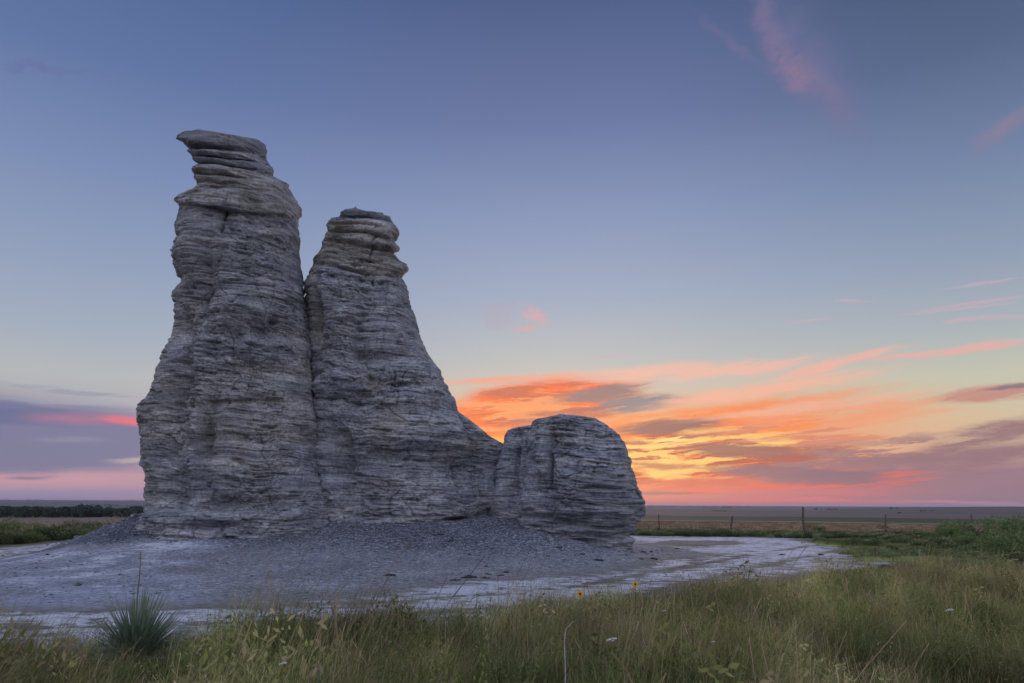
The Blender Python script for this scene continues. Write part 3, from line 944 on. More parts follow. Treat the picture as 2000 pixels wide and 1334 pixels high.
# tall spire ---------------------------------------------------------
TL = [(384, 255), (361, 257), (347, 263), (342, 270), (357, 278), (368, 289), (367, 295), (378, 304), (378, 310), (385, 318), (392, 322), (382, 328), (378, 334), (385, 342), (385, 348),
      (391, 357), (388, 367), (380, 371), (348, 381), (344, 392), (354, 401), (351, 416), (343, 442), (347, 456), (351, 463), (340, 493), (341, 513), (347, 533), (354, 550),
      (340, 573), (340, 585), (343, 595), (339, 626), (331, 655), (318, 685), (308, 728), (298, 759), (287, 778), (276, 790), (273, 817), (275, 841), (274, 872), (275, 903), (280, 926), (279, 954),
      (279, 977), (273, 1000), (262, 1028), (252, 1060), (245, 1110)]
TR = [(400, 256), (434, 261), (460, 265), (485, 270), (505, 274), (519, 284), (522, 294), (522, 303), (524, 314), (528, 324), (536, 331), (535, 345), (545, 351), (560, 358), (562, 365),
      (568, 382), (578, 395), (586, 409), (586, 423), (581, 429), (580, 445), (585, 465), (585, 493), (590, 522), (595, 547), (596, 576), (600, 607), (606, 638), (607, 661),
      (614, 685), (614, 716), (618, 755), (620, 794), (628, 829), (630, 856), (627, 891), (630, 930), (642, 962), (655, 989), (668, 1030), (680, 1110)]
TP = [(255, -.05), (258, .12), (272, .16), (283, .02), (289, -.34), (292, -.30), (294, .14), (299, .08), (304, -.02), (307, -.34), (310, .14), (315, .08), (320, -.05), (323, -.34), (327, .16), (334, .14), (341, -.02), (345, -.26),
      (349, .10), (355, .10), (360, -.05), (364, .04), (369, -.08), (373, .06), (381, .16), (385, .06), (391, .26), (398, .20), (403, -.10), (410, -.06), (420, 0.0), (560, 0), (1110, 0)]
TM = [(255, 256), (270, 279), (290, 306), (308, 322), (323, 338), (345, 356), (370, 380), (398, 422), (410, 432), (463, 480), (573, 592), (700, 706), (1110, 1110)]
TF = [(438, 425, 3, 12, -0.22), (436, 449, 4, 7, -0.45), (443, 395, 2.5, 25, -0.10), (405, 530, 16, 45, -0.25), (402, 600, 10, 40, -0.18), (360, 740, 30, 42, -0.55), (350, 800, 32, 50, -0.25), (400, 700, 14, 60, 0.30), (470, 610, 60, 26, 0.25),
      (520, 640, 60, 22, -0.28), (560, 700, 50, 40, -0.20), (530, 725, 60, 18, -0.35), (405, 850, 12, 90, 0.22), (425, 860, 16, 45, -0.45), (470, 660, 18, 30, -0.2),
      (320, 900, 45, 60, -0.25), (360, 960, 60, 30, -0.3), (500, 985, 70, 14, -0.3), (440, 1028, 55, 8, -0.35), (340, 1012, 60, 10, 0.25), (590, 800, 18, 90, 0.2),
      (500, 900, 80, 30, 0.2), (330, 650, 22, 40, -0.35), (540, 560, 50, 25, 0.2), (390, 480, 40, 30, 0.2), (580, 960, 40, 60, 0.3)]
add_parts(loft(26.0, TL, TR, TM, 660, 420, 100, 0.86, TP, TF, 0.86,
               [(255, 290, 'cap_slab'), (290, 308, 'rock_ledge'), (308, 324, 'rock_ledge'), (324, 346, 'rock_ledge'), (346, 369, 'rock_ledge'), (369, 405, 'rock_collar'), (405, 1110, 'spire_shaft')],
               1, 1.0, warmf=lambda y: 0.55 * sstep(y, 320, 335) * (1 - sstep(y, 395, 412)) + 0.4 * sstep(y, 680, 760) * (1 - sstep(y, 850, 900)) + 0.12,
               crustf=lambda y: 0.6 * (1 - sstep(y, 284, 292)) + 0.2 * sstep(y, 400, 415) * (1 - sstep(y, 560, 640)), sup=2.3, plates=[(255, .10), (300, .22), (400, .25), (415, 0), (1110, 0)]))

# second spire -------------------------------------------------------
SL = [(690, 407), (674, 408), (666, 413), (664, 423), (646, 425.5), (643, 431), (638, 441), (641, 451), (634, 461), (631, 470), (628, 487), (614, 507), (611, 518), (603, 538), (596, 552),
      (598, 600), (603, 640), (606, 700), (606, 760), (606, 820), (600, 900), (590, 1000), (580, 1110)]
SR = [(700, 408), (720, 414), (748, 416), (750, 421), (759, 421), (764, 431), (774, 442), (777, 451), (778, 462), (771, 472), (778, 484), (777, 491), (769, 494), (775, 502), (779, 509), (792, 517),
      (796, 527), (788, 538), (785, 544), (792, 558), (798, 584), (803, 601), (811, 623), (818, 649), (825, 669), (836, 692), (848, 709), (859, 723), (869, 746), (879, 765), (891, 784), (893, 800),
      (903, 821), (913, 838), (925, 852), (932, 880), (934, 920), (938, 950), (942, 985), (948, 1020), (955, 1110)]
SP = [(407, 0), (409, .10), (420, .10), (425, -.26), (428, .14), (433, .08), (438, -.16), (442, .14), (448, .04), (452, -.26), (456, .14), (463, .10), (470, -.20), (474, .08), (480, -.02), (484, .10), (494, .0), (500, .08), (509, .08), (515, -.16), (524, 0.0), (1110, 0)]
SM = [(407, 408), (424, 432), (437, 449), (452, 472), (470, 494), (512, 540), (640, 672), (760, 780), (1110, 1110)]
SF = [(719, 470, 2, 40, -0.09), (729, 540, 3, 8, -0.35), (722, 440, 2, 25, -0.08), (612, 600, 10, 60, -0.7), (622, 560, 18, 30, 0.25), (690, 575, 30, 18, -0.2), (660, 900, 30, 40, -0.6), (645, 860, 22, 22, -0.6),
      (720, 700, 50, 12, -0.22), (780, 700, 40, 14, -0.2), (705, 690, 16, 8, -0.2), (770, 790, 60, 30, 0.22), (700, 780, 40, 14, -0.25), (840, 900, 50, 40, -0.25), (760, 900, 60, 30, -0.2),
      (905, 925, 14, 35, -0.35), (880, 840, 30, 40, 0.2), (740, 960, 60, 20, -0.25), (860, 980, 50, 30, 0.2), (900, 1015, 30, 4, -0.4), (690, 980, 30, 40, -0.2)]
add_parts(loft(27.4, SL, SR, SM, 500, 400, 90, 0.80, SP, SF, 0.86,
               [(407, 426, 'cap_slab'), (426, 438, 'rock_ledge'), (438, 453, 'rock_ledge'), (453, 471, 'rock_ledge'), (471, 518, 'rock_collar'), (518, 1110, 'spire_shaft')],
               2, 1.0, warmf=lambda y: 0.75 * sstep(y, 424, 440) * (1 - sstep(y, 505, 525)) + 0.1,
               crustf=lambda y: 0.55 * (1 - sstep(y, 420, 430)), sup=2.4, plates=[(407, .12), (430, .24), (515, .22), (530, 0), (1110, 0)]))

# saddle wall between the second spire and the block -----------------
WL = [(880, 792), (885, 830), (880, 900), (870, 1110)]
WR = [(975, 869.5), (1000, 880), (1010, 900), (1060, 960), (1070, 1110)]
# the wall's crest falls to the right, so its beds are matched on a slant
add_parts(loft(27.0, WL, WR, [(792, 869.5), (860, 905), (950, 960), (1110, 1110)], 230, 160, 40, 0.55, None,
               [(975, 930, 14, 50, -0.2), (940, 1000, 30, 12, -0.15)], 0.1, [(792, 1110, 'saddle_wall')], 3, 0.8, sup=2.2))

# low block ----------------------------------------------------------
BL = [(1046, 820), (1042, 824), (1041, 829), (1034, 850), (1030, 880), (1026, 920), (1020, 960), (1015, 1000), (1012, 1040), (1008, 1110)]
BR = [(1060, 817), (1097, 814.5), (1128, 814), (1159, 819), (1179, 828), (1197, 840), (1212, 852), (1221, 869), (1229, 890), (1235, 917), (1243, 938), (1250, 962), (1257, 986), (1261, 1003),
      (1252, 1014), (1237, 1024), (1238, 1033), (1231, 1041), (1236, 1055), (1233, 1066), (1233, 1080), (1232, 1110)]
BLl = [(1090, 812), (1070, 815)] + BL
BRr = [(1100, 812.2), (1130, 813.8)] + BR[3:]
BF = [(1060, 870, 8, 60, 0.2), (1075, 900, 5, 50, -0.35), (1082, 850, 6, 30, -0.2), (1130, 1022, 36, 5, -0.2), (1200, 1034, 22, 4, -0.2), (1160, 1045, 26, 4, -0.18), (1230, 1012, 20, 4, -0.15), (1140, 900, 60, 40, 0.2),
      (1060, 960, 20, 40, -0.3), (1180, 930, 40, 40, 0.1), (1215, 1055, 20, 10, -0.2), (1050, 1010, 30, 8, -0.3)]
add_parts(loft(25.0, BLl, BRr, [(812, 812.2), (830, 836), (880, 884), (1003, 1006), (1110, 1110)], 300, 330, 70, 0.75, None, BF, 0.5,
               [(812, 1110, 'rock_block')], 4, 1.0, sup=2.9, plates=[(812, .05), (860, .08), (980, .12), (1005, .26), (1055, .28), (1110, .2)]))
# its lower left shoulder, set back
HL = [(1000, 838), (990, 841), (985, 855), (983, 867), (976, 885), (968, 920), (962, 960), (958, 1000), (955, 1110)]
HR = [(1030, 830), (1060, 829), (1090, 832), (1100, 850), (1100, 1110)]
add_parts(loft(26.4, HL, HR, [(838, 830), (867, 850), (1110, 1110)], 240, 160, 50, 0.7, None,
               [(1010, 900, 6, 60, -0.2), (1000, 960, 20, 30, -0.25)], 0.4, [(838, 1110, 'rock_shoulder')], 6, 0.75, sup=2.4))

# ------------------------------------------------------------------ talus stones
def ico():
    import bmesh
    bm = bmesh.new()
    bmesh.ops.create_icosphere(bm, subdivisions=1, radius=1)
    v = np.array([x.co[:] for x in bm.verts])
    f = np.array([[q.index for q in x.verts] for x in bm.faces])
    bm.free()
    return v, f


ICO_V, ICO_F = ico()
OCT_V = np.array([(1, 0, 0), (-1, 0, 0), (0, 1, 0), (0, -1, 0), (0, 0, 1), (0, 0, -1)], float)
OCT_F = np.array([(0, 2, 4), (2, 1, 4), (1, 3, 4), (3, 0, 4), (2, 0, 5), (1, 2, 5), (3, 1, 5), (0, 3, 5)])


def stones(P, size, BV, BF, flat=0.55):
    n, m = len(P), len(BV)
    jit = 1 + 0.35 * (rng.random((n, m, 1)) - 0.5)
    sc = size[:, None, None] * np.stack([1 + 0.5 * rng.random(n), 0.8 + 0.4 * rng.random(n), flat * (0.6 + 0.7 * rng.random(n))], -1)[:, None]
    a = rng.random(n) * 6.283
    v = BV[None] * jit * sc
    c, s = np.cos(a)[:, None], np.sin(a)[:, None]
    v = np.stack([v[..., 0] * c - v[..., 1] * s, v[..., 0] * s + v[..., 1] * c, v[..., 2]], -1) + P[:, None]
    return v.reshape(-1, 3), (BF[None] + (np.arange(n) * m)[:, None, None]).reshape(-1, 3)


n_try = 60000
sx = np.concatenate([rng.uniform(-17, 6, n_try - 12000), rng.uniform(-12, 22, 12000)])
sy = np.concatenate([rng.uniform(13, 28, n_try - 12000), rng.uniform(10, 38, 12000)])
hm = mound_h(sx, sy)
a_ = np.degrees(np.arctan2(sx, sy))
pk = sstep(hm, 0.05, 0.8) * (0.3 + 0.7 * sstep(a_, -24, -18)) * (1 - 0.6 * sstep(a_, -4, 4))
ridge = sstep(sy - (22.4 + 0.10 * (sx + 12)), -0.4, 0.5) * sstep(sx, -8, -11)
pk = np.maximum(pk, ridge * sstep(hm, 0.1, 0.4))
pk = np.maximum(pk, 0.12 * sstep(-poly_sdf(sx, sy, APRON), 0.0, 1.0))
pk = np.maximum(pk, 0.05)
keep = rng.random(n_try) < pk * 0.62
sx, sy = sx[keep], sy[keep]
sz = height(sx, sy)
size = 0.014 + 0.022 * rng.random(len(sx)) ** 2 + 0.05 * (rng.random(len(sx)) > 0.94) * rng.random(len(sx))
sv, sf = stones(np.stack([sx, sy, sz + size * 0.2], -1), size, OCT_V, OCT_F)
tag(link('talus_gravel', mesh_np('talus_gravel', sv, sf, False), mat=M_stone), 'loose grey chalk stones and chips littering the talus mound below the spires', 'gravel', kind='stuff')

# a few bigger fallen rocks at the spire feet
nB = 12
for i, (px, py, s) in enumerate(((207, 1031, 0.13), (262, 1014, 0.14), (150, 1052, 0.09), (340, 1062, 0.08), (1075, 1046, 0.10), (1225, 1082, 0.08))):
    g = at(px, py, 25.7 - (0.4 * i if i < 3 else 0)) if i < 3 else at(px, py, 22.4)
    z = float(height(np.array([g[0]]), np.array([g[1]]))[0])
    v = ICO_V * (1 + 0.25 * (rng.random((len(ICO_V), 1)) - 0.5)) * np.array([s * 1.4, s, s * 0.7])
    o = link('fallen_rock', mesh_np('fallen_rock', v, ICO_F, False), mat=M_stone, loc=(g[0], g[1], z + s * 0.25), rot=(0.2, 0.1, i * 1.7))
    tag(o, ['pale grey fallen rock on the crest of the left ridge of the mound', 'grey fallen rock right at the left foot of the tall spire', 'small grey rock lowest down the crest of the left ridge',
            'small loose rock on the mound in front of the tall spire base', 'loose grey rock at the left foot of the low block', 'small grey rock at the right corner of the low block foot'][i], 'rock')

# dark clods on the pale ground ---------------------------------------
clods = [(1167, 1095, .16, 'largest dark clod on the slope just below the low block'), (1090, 1070, .11, 'dark clod on the slope under the left end of the low block'), (1135, 1084, .10, 'dark clod uphill of the largest clod, below the middle of the low block'),
         (915, 1129, .17, 'long dark clod at the middle of the row across the apron'), (889, 1134, .11, 'dark clod at the left end of the row across the apron'), (947, 1130, .09, 'small dark clod just right of the long clod on the apron'),
         (977, 1125, .09, 'dark clod on the apron, second from the right end of the row'), (986, 1119, .09, 'dark clod at the right end of the row across the apron'), (952, 1123, .08, 'faint dark clod at the upper side of the row across the apron'),
         (760, 1125, .13, 'lone dark clod on the apron below the second spire'), (1016, 1183, .06, 'small dark clod on the white pan beside the thin stake'), (1275, 1092, .14, 'dark clod on the pan right of the low block foot, nearer the camera'),
         (1255, 1079, .12, 'dark clod touching the right foot of the low block'), (1272, 1078, .10, 'dark clod on the pan beyond the low block foot, right of its corner'), (1251, 1092, .08, 'small dark clod between the low block corner and the nearer clod'),
         (1527, 1084, .12, 'dark clod alone near the middle of the white pan'), (1604, 1085, .15, 'dark clod on the right side of the white pan'), (1322, 1072, .11, 'dark clod on the far white pan beside the olive patch'),
         (1728, 1107, .20, 'brown clod at the edge of the tall grass on the right'), (858, 1046, .15, 'dark clod high on the talus under the second spire'), (880, 1058, .12, 'dark clod a little downhill on the talus under the second spire')]


def cast(px, py):
    """walk the ray down to the ground"""
    d = ray(px, py)
    ts = np.geomspace(4, 120, 700)
    P = np.array([0, 0, CAM_H])[None] + d[None] * ts[:, None]
    h = height(P[:, 0], P[:, 1])
    k = int(np.argmax(P[:, 2] < h))
    return P[k][0], P[k][1], h[k]


for i, (px, py, s, lab) in enumerate(clods):
    x, y, z = cast(px, py)
    s = s * 0.78
    base = np.concatenate([ICO_V * np.array([1, .7, .42]), ICO_V * np.array([.6, .5, .35]) + np.array([.9, .2, -.05]), ICO_V * np.array([.5, .45, .28]) + np.array([-.95, -.15, -.08])])
    v = base * (1 + 0.35 * (rng.random((len(base), 1)) - 0.5)) * s
    f = np.concatenate([ICO_F, ICO_F + len(ICO_V), ICO_F + 2 * len(ICO_V)])
    o = link('dark_clod', mesh_np('dark_clod', v, f, False), mat=M_clod, loc=(x, y, z + s * 0.06), rot=(0, 0, rng.random() * 0.8 - 0.4))
    tag(o, lab, 'clod', 'dark clods scattered over the pale ground')

# ------------------------------------------------------------------ grasses (scattered tufts)
def blades(n, radius, h0, h1, w, lean, curve, seedp, rs, wind=(0.25, 0.05), segs=3):
    r_ = np.random.default_rng(rs)
    bp = r_.normal(0, radius * 0.5, (n, 2))
    h = r_.uniform(h0, h1, n) * np.exp(-(np.hypot(bp[:, 0], bp[:, 1]) / radius) ** 2 * 0.25)
    ang = r_.random(n) * 6.283
    ln = lean * r_.random(n) ** 0.8
    dx, dy = np.cos(ang) * ln + wind[0] * r_.random(n), np.sin(ang) * ln + wind[1] * r_.random(n)
    wa = r_.random(n) * 3.1416
    wx, wy = np.cos(wa) * w, np.sin(wa) * w
    V, F, B, S = [], [], [], []
    ts = np.linspace(0, 1, segs + 1)
    seed = r_.random(n) < seedp
    droop = curve * r_.random(n)
    for q, t in enumerate(ts):
        px = bp[:, 0] + dx * h * (t ** (1.3 + 0.8))
        py = bp[:, 1] + dy * h * (t ** (1.3 + 0.8))
        pz = h * (t - droop * t ** 3 * 0.5)
        k = (1 - t) ** 0.6 * 0.9 + 0.1
        k = np.where(seed & (t > 0.7), 1.1, k)
        for sgn in (-1, 1):
            V.append(np.stack([px + sgn * wx * k / 2, py + sgn * wy * k / 2, pz], -1))
            B.append(np.full(n, t))
            S.append(np.where(seed & (t > 0.6), 0.8, 0.0))
    V = np.stack(V, 1)
    B = np.stack(B, 1)
    S = np.stack(S, 1)
    m = V.shape[1]
    base = (np.arange(n) * m)[:, None]
    F = np.concatenate([base + np.array([2 * q, 2 * q + 1, 2 * q + 3, 2 * q + 2])[None] for q in range(segs)])
    return V.reshape(-1, 3), F, B.reshape(-1), S.reshape(-1)


def leaf_tuft(n, radius, h, lw, rs):
    """weedy clump: stems of small leaves"""
    r_ = np.random.default_rng(rs)
    V, F, B, S = [], [], [], []
    o = 0
    for i in range(n):
        a = r_.random() * 6.283
        rr = radius * math.sqrt(r_.random())
        z = h * (1 - 0.75 * r_.random() ** 1.5) * (1 - 0.4 * (rr / radius) ** 2)
        c = np.array([math.cos(a) * rr, math.sin(a) * rr, z])
        d1 = r_.normal(0, 1, 3)
        d1[2] = abs(d1[2]) * 0.7 + 0.2
        d1 /= np.linalg.norm(d1)
        d2 = np.cross(d1, r_.normal(0, 1, 3))
        d2 /= np.linalg.norm(d2)
        l = lw * (0.7 + 0.8 * r_.random())
        V += [c - d1 * l, c + d2 * l * 0.35, c + d1 * l, c - d2 * l * 0.35]
        F.append([o, o + 1, o + 2, o + 3])
        b = z / h
        B += [b] * 4
        S += [0] * 4
        o += 4
    return np.array(V), np.array(F), np.array(B), np.array(S, float)


def scatter(name, tufts, pts, scl, rotz, tilt, mat, label, category, tint=None):
    """one object: tuft shapes and loose points; the node group puts a tuft on every point"""
    Vs, Fs, B, S, TI, o = [], [], [], [], [], 0
    for k, (v, f, b, s) in enumerate(tufts):
        Vs.append(v)
        Fs.append(f + o)
        o += len(v)
        B.append(b)
        S.append(s)
        TI.append(np.full(len(v), k + 1))
    n = len(pts)
    Vs.append(pts)
    V = np.concatenate(Vs)
    z = np.zeros(n)
    me = mesh_np(name, V, np.concatenate(Fs), False, None,
                 {'blade': np.concatenate(B + [z]), 'seed': np.concatenate(S + [z]), 'tid': np.concatenate(TI + [-(np.arange(n) % len(tufts)) - 1.0]),
                  'scl': np.concatenate([np.ones(o), scl]), 'rz': np.concatenate([np.zeros(o), rotz]), 'tl': np.concatenate([np.zeros(o), tilt]),
                  'tint': np.concatenate([np.zeros(o), rng.random(n) if tint is None else tint])})
    ob = link(name, me, mat=mat)
    ng = bpy.data.node_groups.new(name + '_scatter', 'GeometryNodeTree')
    ng.interface.new_socket('Geometry', in_out='INPUT', socket_type='NodeSocketGeometry')
    ng.interface.new_socket('Geometry', in_out='OUTPUT', socket_type='NodeSocketGeometry')
    nd = ng.nodes
    gin, gout = nd.new('NodeGroupInput'), nd.new('NodeGroupOutput')

    def attr(nm):
        a = nd.new('GeometryNodeInputNamedAttribute')
        a.data_type = 'FLOAT'
        a.inputs[0].default_value = nm
        return a.outputs[0]
    comb = nd.new('ShaderNodeCombineXYZ')
    ng.links.new(attr('tl'), comb.inputs[0])
    ng.links.new(attr('rz'), comb.inputs[2])
    join = nd.new('GeometryNodeJoinGeometry')
    for k in range(len(tufts)):
        def eq(val):
            c = nd.new('FunctionNodeCompare')
            c.data_type = 'FLOAT'
            c.operation = 'EQUAL'
            ng.links.new(attr('tid'), c.inputs['A'])
            c.inputs['B'].default_value = val
            c.inputs['Epsilon'].default_value = 0.1
            return c.outputs[0]
        s1 = nd.new('GeometryNodeSeparateGeometry')
        s1.domain = 'POINT'
        ng.links.new(gin.outputs[0], s1.inputs[0])
        ng.links.new(eq(k + 1.0), s1.inputs[1])
        s2 = nd.new('GeometryNodeSeparateGeometry')
        s2.domain = 'POINT'
        ng.links.new(gin.outputs[0], s2.inputs[0])
        ng.links.new(eq(-(k + 1.0)), s2.inputs[1])
        mp = nd.new('GeometryNodeMeshToPoints')
        ng.links.new(s2.outputs[0], mp.inputs[0])
        iop = nd.new('GeometryNodeInstanceOnPoints')
        ng.links.new(mp.outputs[0], iop.inputs['Points'])
        ng.links.new(s1.outputs[0], iop.inputs['Instance'])
        ng.links.new(comb.outputs[0], iop.inputs['Rotation'])
        ng.links.new(attr('scl'), iop.inputs['Scale'])
        ng.links.new(iop.outputs[0], join.inputs[0])
    ng.links.new(join.outputs[0], gout.inputs[0])
    md = ob.modifiers.new('scatter', 'NODES')
    md.node_group = ng
    tag(ob, label, category, kind='stuff')
    return ob


def polar_points(n, a0, a1, r0, r1):
    a = np.radians(rng.uniform(a0, a1, n))
    rr = np.sqrt(rng.uniform(r0 ** 2, r1 ** 2, n))
    return np.sin(a) * rr, np.cos(a) * rr


# tall foreground grass
gx, gy = polar_points(30000, -50, 50, 3.2, 21)
d = np.hypot(gx, gy)
e = edge_dist(gx, gy)
keep = rng.random(len(gx)) < sstep(e - d, -0.5, 0.5) * (0.14 + 0.75 * sstep(fbm(gx / 0.8, gy / 0.8, gx * 0, 3, 90), -0.3, 0.15))
gx, gy = gx[keep], gy[keep]
d, e = d[keep], e[keep]
yd = np.hypot(gx - at(266, 1270, 7.7)[0], gy - 7.7)
keep = (yd > 0.45) | (rng.random(len(gx)) < 0.15)
gx, gy, d, e, yd = gx[keep], gy[keep], d[keep], e[keep], yd[keep]
bear = np.degrees(np.arctan2(gx, gy))
hgt = (1.26 - 0.2 * sstep(bear, -20, -2)) * (1.0 + 0.7 * fbm(gx / 1.3, gy / 1.3, gx * 0, 3, 93) + 0.35 * fbm(gx / 0.4, gy / 0.4, gx * 0, 2, 94)) * (0.72 + 0.28 * sstep(e - d, 0.0, 1.2)) * rng.uniform(0.8, 1.2, len(gx)) * (0.6 + 0.4 * sstep(yd, 0.5, 1.3)) * (1 - 0.42 * np.exp(-((gx - at(266, 1270, 7.7)[0] * (gy / 7.7)) / 0.5) ** 2) * (gy < 8.0))
P = np.stack([gx, gy, height(gx, gy) - 0.02], -1)
tall_t = [blades(80, 0.20, 0.26, 0.64, 0.0038, 0.6, 0.7, 0.12, 100 + k) for k in range(5)] + [blades(70, 0.25, 0.15, 0.42, 0.0055, 1.1, 1.2, 0.0, 110 + k) for k in range(2)] + [blades(24, 0.3, 0.5, 0.82, 0.0028, 0.35, 0.3, 0.4, 116)] + [leaf_tuft(130, 0.2, 0.40, 0.018, 118), leaf_tuft(90, 0.16, 0.5, 0.024, 121), leaf_tuft(150, 0.24, 0.3, 0.014, 122), blades(50, 0.14, 0.3, 0.6, 0.0045, 0.7, 1.5, 0.0, 119)]
scatter('tall_grass', tall_t, P, hgt, rng.random(len(gx)) * 0.9 - 0.45, rng.normal(0, 0.08, len(gx)), M_grass,
        'tall olive and straw coloured prairie grass filling the foreground', 'grass')
# short ragged edge and thin wisps on the pan
gx, gy = polar_points(16000, -50, 50, 7, 22)
d = np.hypot(gx, gy)
e = edge_dist(gx, gy)
keep = (rng.random(len(gx)) < sstep(e - d, -2.2, 0.3) * 0.55 * sstep(fbm(gx / 0.9, gy / 0.9, gx * 0, 3, 95), -0.25, 0.35)) & (d > e - 0.8)
gx, gy = gx[keep], gy[keep]
P = np.stack([gx, gy, height(gx, gy) - 0.01], -1)
short_t = [blades(40, 0.12, 0.06, 0.20, 0.004, 0.9, 0.6, 0.05, 120 + k) for k in range(3)]
scatter('short_grass', short_t, P, rng.uniform(0.5, 1.4, len(gx)), rng.random(len(gx)) * 6.28, np.zeros(len(gx)), M_grass,
        'short ragged grass thinning out on the edge of the white pan', 'grass')
# bright sward on the right
gx, gy = polar_points(26000, 20, 45, 14, 40)
ds = poly_sdf(gx, gy, TONGUE)
keep = rng.random(len(gx)) < sstep(-ds, -1.6, 1.8) * (0.2 + 0.7 * sstep(fbm(gx / 1.5, gy / 1.5, gx * 0, 3, 89), -0.25, 0.2))
gx, gy = gx[keep], gy[keep]
P = np.stack([gx, gy, height(gx, gy) - 0.01], -1)
scatter('green_sward', [blades(60, 0.25, 0.05, 0.17, 0.010, 0.9, 0.6, 0.0, 130 + k, segs=2) for k in range(3)], P, rng.uniform(0.7, 1.4, len(gx)), rng.random(len(gx)) * 6.28, np.zeros(len(gx)), M_sward,
        'short bright green sward between the white pan and the shrubs', 'grass')
# weedy fringe beyond the pan, right
gx, gy = polar_points(5200, 7, 45, 42.0, 49)
keep = rng.random(len(gx)) < 0.35 + 0.65 * sstep(fbm(gx / 2, gy / 2, gx * 0, 3, 97), -0.2, 0.3)
gx, gy = gx[keep], gy[keep]
dd = np.hypot(gx, gy)
P = np.stack([gx, gy, height(gx, gy) - 0.02], -1)
weed_t = [leaf_tuft(150, 0.38, 0.42, 0.05, 140 + k) for k in range(3)] + [blades(60, 0.3, 0.25, 0.55, 0.02, 0.5, 0.5, 0.1, 150, segs=2)]
scatter('weed_fringe', weed_t, P, rng.uniform(0.5, 1.15, len(gx)) * (0.8 + 0.3 * fbm(gx / 3, gy / 3, gx * 0, 2, 98)), rng.random(len(gx)) * 6.28, np.zeros(len(gx)), M_weed,
        'low dark green weeds along the wire fence beyond the white pan', 'weeds')
# left green belt
gx, gy = polar_points(6500, -46, -25, 30, 52)
ok = poly_sdf(gx, gy, gp([(-260, 1074), (0, 1064), (60, 1062), (100, 1056), (130, 1054), (280, 1046), (420, 1036), (300, 1031), (0, 1031), (-260, 1031)])) < 0
gx, gy = gx[ok], gy[ok]
P = np.stack([gx, gy, height(gx, gy) - 0.02], -1)
sc = rng.uniform(0.5, 1.3, len(gx)) * (1.0 + 0.9 * fbm(gx / 4, gy / 4, gx * 0, 2, 99)) * (0.5 + 0.5 * sstep(np.hypot(gx, gy), 33, 38))
scatter('weed_thicket', weed_t + [blades(50, 0.4, 0.3, 0.9, 0.02, 0.7, 0.8, 0.2, 151, segs=2)], P, sc * 0.95 * (0.75 + 0.9 * fbm(gx / 1.5, gy / 1.5, gx * 0, 2, 71)), rng.random(len(gx)) * 6.28, np.zeros(len(gx)), M_weed,
        'dense green weedy thicket beyond the left ridge of the mound', 'weeds')
# weeds on the green rise at right, under the shrubs
gx, gy = polar_points(9000, 25, 46, 20, 44)
ds = poly_sdf(gx, gy, gp([(1720, 1049), (1800, 1040), (2400, 1036), (2400, 1090), (2000, 1086), (1900, 1080), (1800, 1070), (1740, 1060)]))
keep = rng.random(len(gx)) < sstep(-ds, -0.8, 0.8) * 0.8
gx, gy = gx[keep], gy[keep]
P = np.stack([gx, gy, height(gx, gy) - 0.02], -1)
scatter('weed_patch', weed_t, P, rng.uniform(0.4, 0.95, len(gx)), rng.random(len(gx)) * 6.28, np.zeros(len(gx)), M_weed,
        'green weeds covering the rise under the shrubs at right', 'weeds')
gx, gy = polar_points(9000, 22, 46, 17, 40)
ds = poly_sdf(gx, gy, TONGUE)
keep = (ds < 0.3) & (rng.random(len(gx)) < 0.5 * sstep(fbm(gx / 2.2, gy / 2.2, gx * 0, 3, 72), 0.0, 0.35))
gx, gy = gx[keep], gy[keep]
scatter('weed_hummocks', weed_t[:3], np.stack([gx, gy, height(gx, gy) - 0.02], -1), rng.uniform(0.3, 0.75, len(gx)), rng.random(len(gx)) * 6.28, np.zeros(len(gx)), M_weed,
        'scattered low weed hummocks on the green ground left of the shrubs', 'weeds')
# dry field grass
gx, gy = polar_points(24000, -45, 45, 46, 150)
keep = rng.random(len(gx)) < 0.75
gx, gy = gx[keep], gy[keep]
P = np.stack([gx, gy, height(gx, gy) - 0.02], -1)
scatter('dry_grass', [blades(50, 0.7, 0.12, 0.34, 0.03, 0.5, 0.5, 0.1, 160 + k, segs=2) for k in range(3)], P, rng.uniform(0.6, 1.2, len(gx)), rng.random(len(gx)) * 6.28, np.zeros(len(gx)), M_dry,
        'dry brown grass covering the fields beyond the fence', 'grass')

# ------------------------------------------------------------------ shrubs
def shrub_mesh(rs, n=1500, leaf=0.055):
    r_ = np.random.default_rng(rs)
    lobes = [(r_.normal(0, 0.42, 2).tolist() + [0.45 + 0.4 * r_.random()], 0.35 + 0.3 * r_.random()) for _ in range(7)]
    V, F = [], []
    o = 0
    for i in range(n):
        (c, rr) = lobes[r_.integers(len(lobes))]
        dv = r_.normal(0, 1, 3)
        dv /= np.linalg.norm(dv)
        p = np.array(c) + dv * rr * (0.65 + 0.4 * r_.random())
        if p[2] < 0.03:
            p[2] = 0.03 + 0.3 * r_.random()
        d1 = dv * 0.5 + r_.normal(0, 0.7, 3) + np.array([0, 0, 0.5])
        d1 /= np.linalg.norm(d1)
        d2 = np.cross(d1, r_.normal(0, 1, 3))
        d2 /= np.linalg.norm(d2)
        l = leaf * (0.6 + 0.9 * r_.random())
        V += [p - d1 * l, p + d2 * l * 0.4, p + d1 * l, p - d2 * l * 0.4]
        F.append([o, o + 1, o + 2, o + 3])
        o += 4
    return mesh_np('foliage', np.array(V), np.array(F), False)


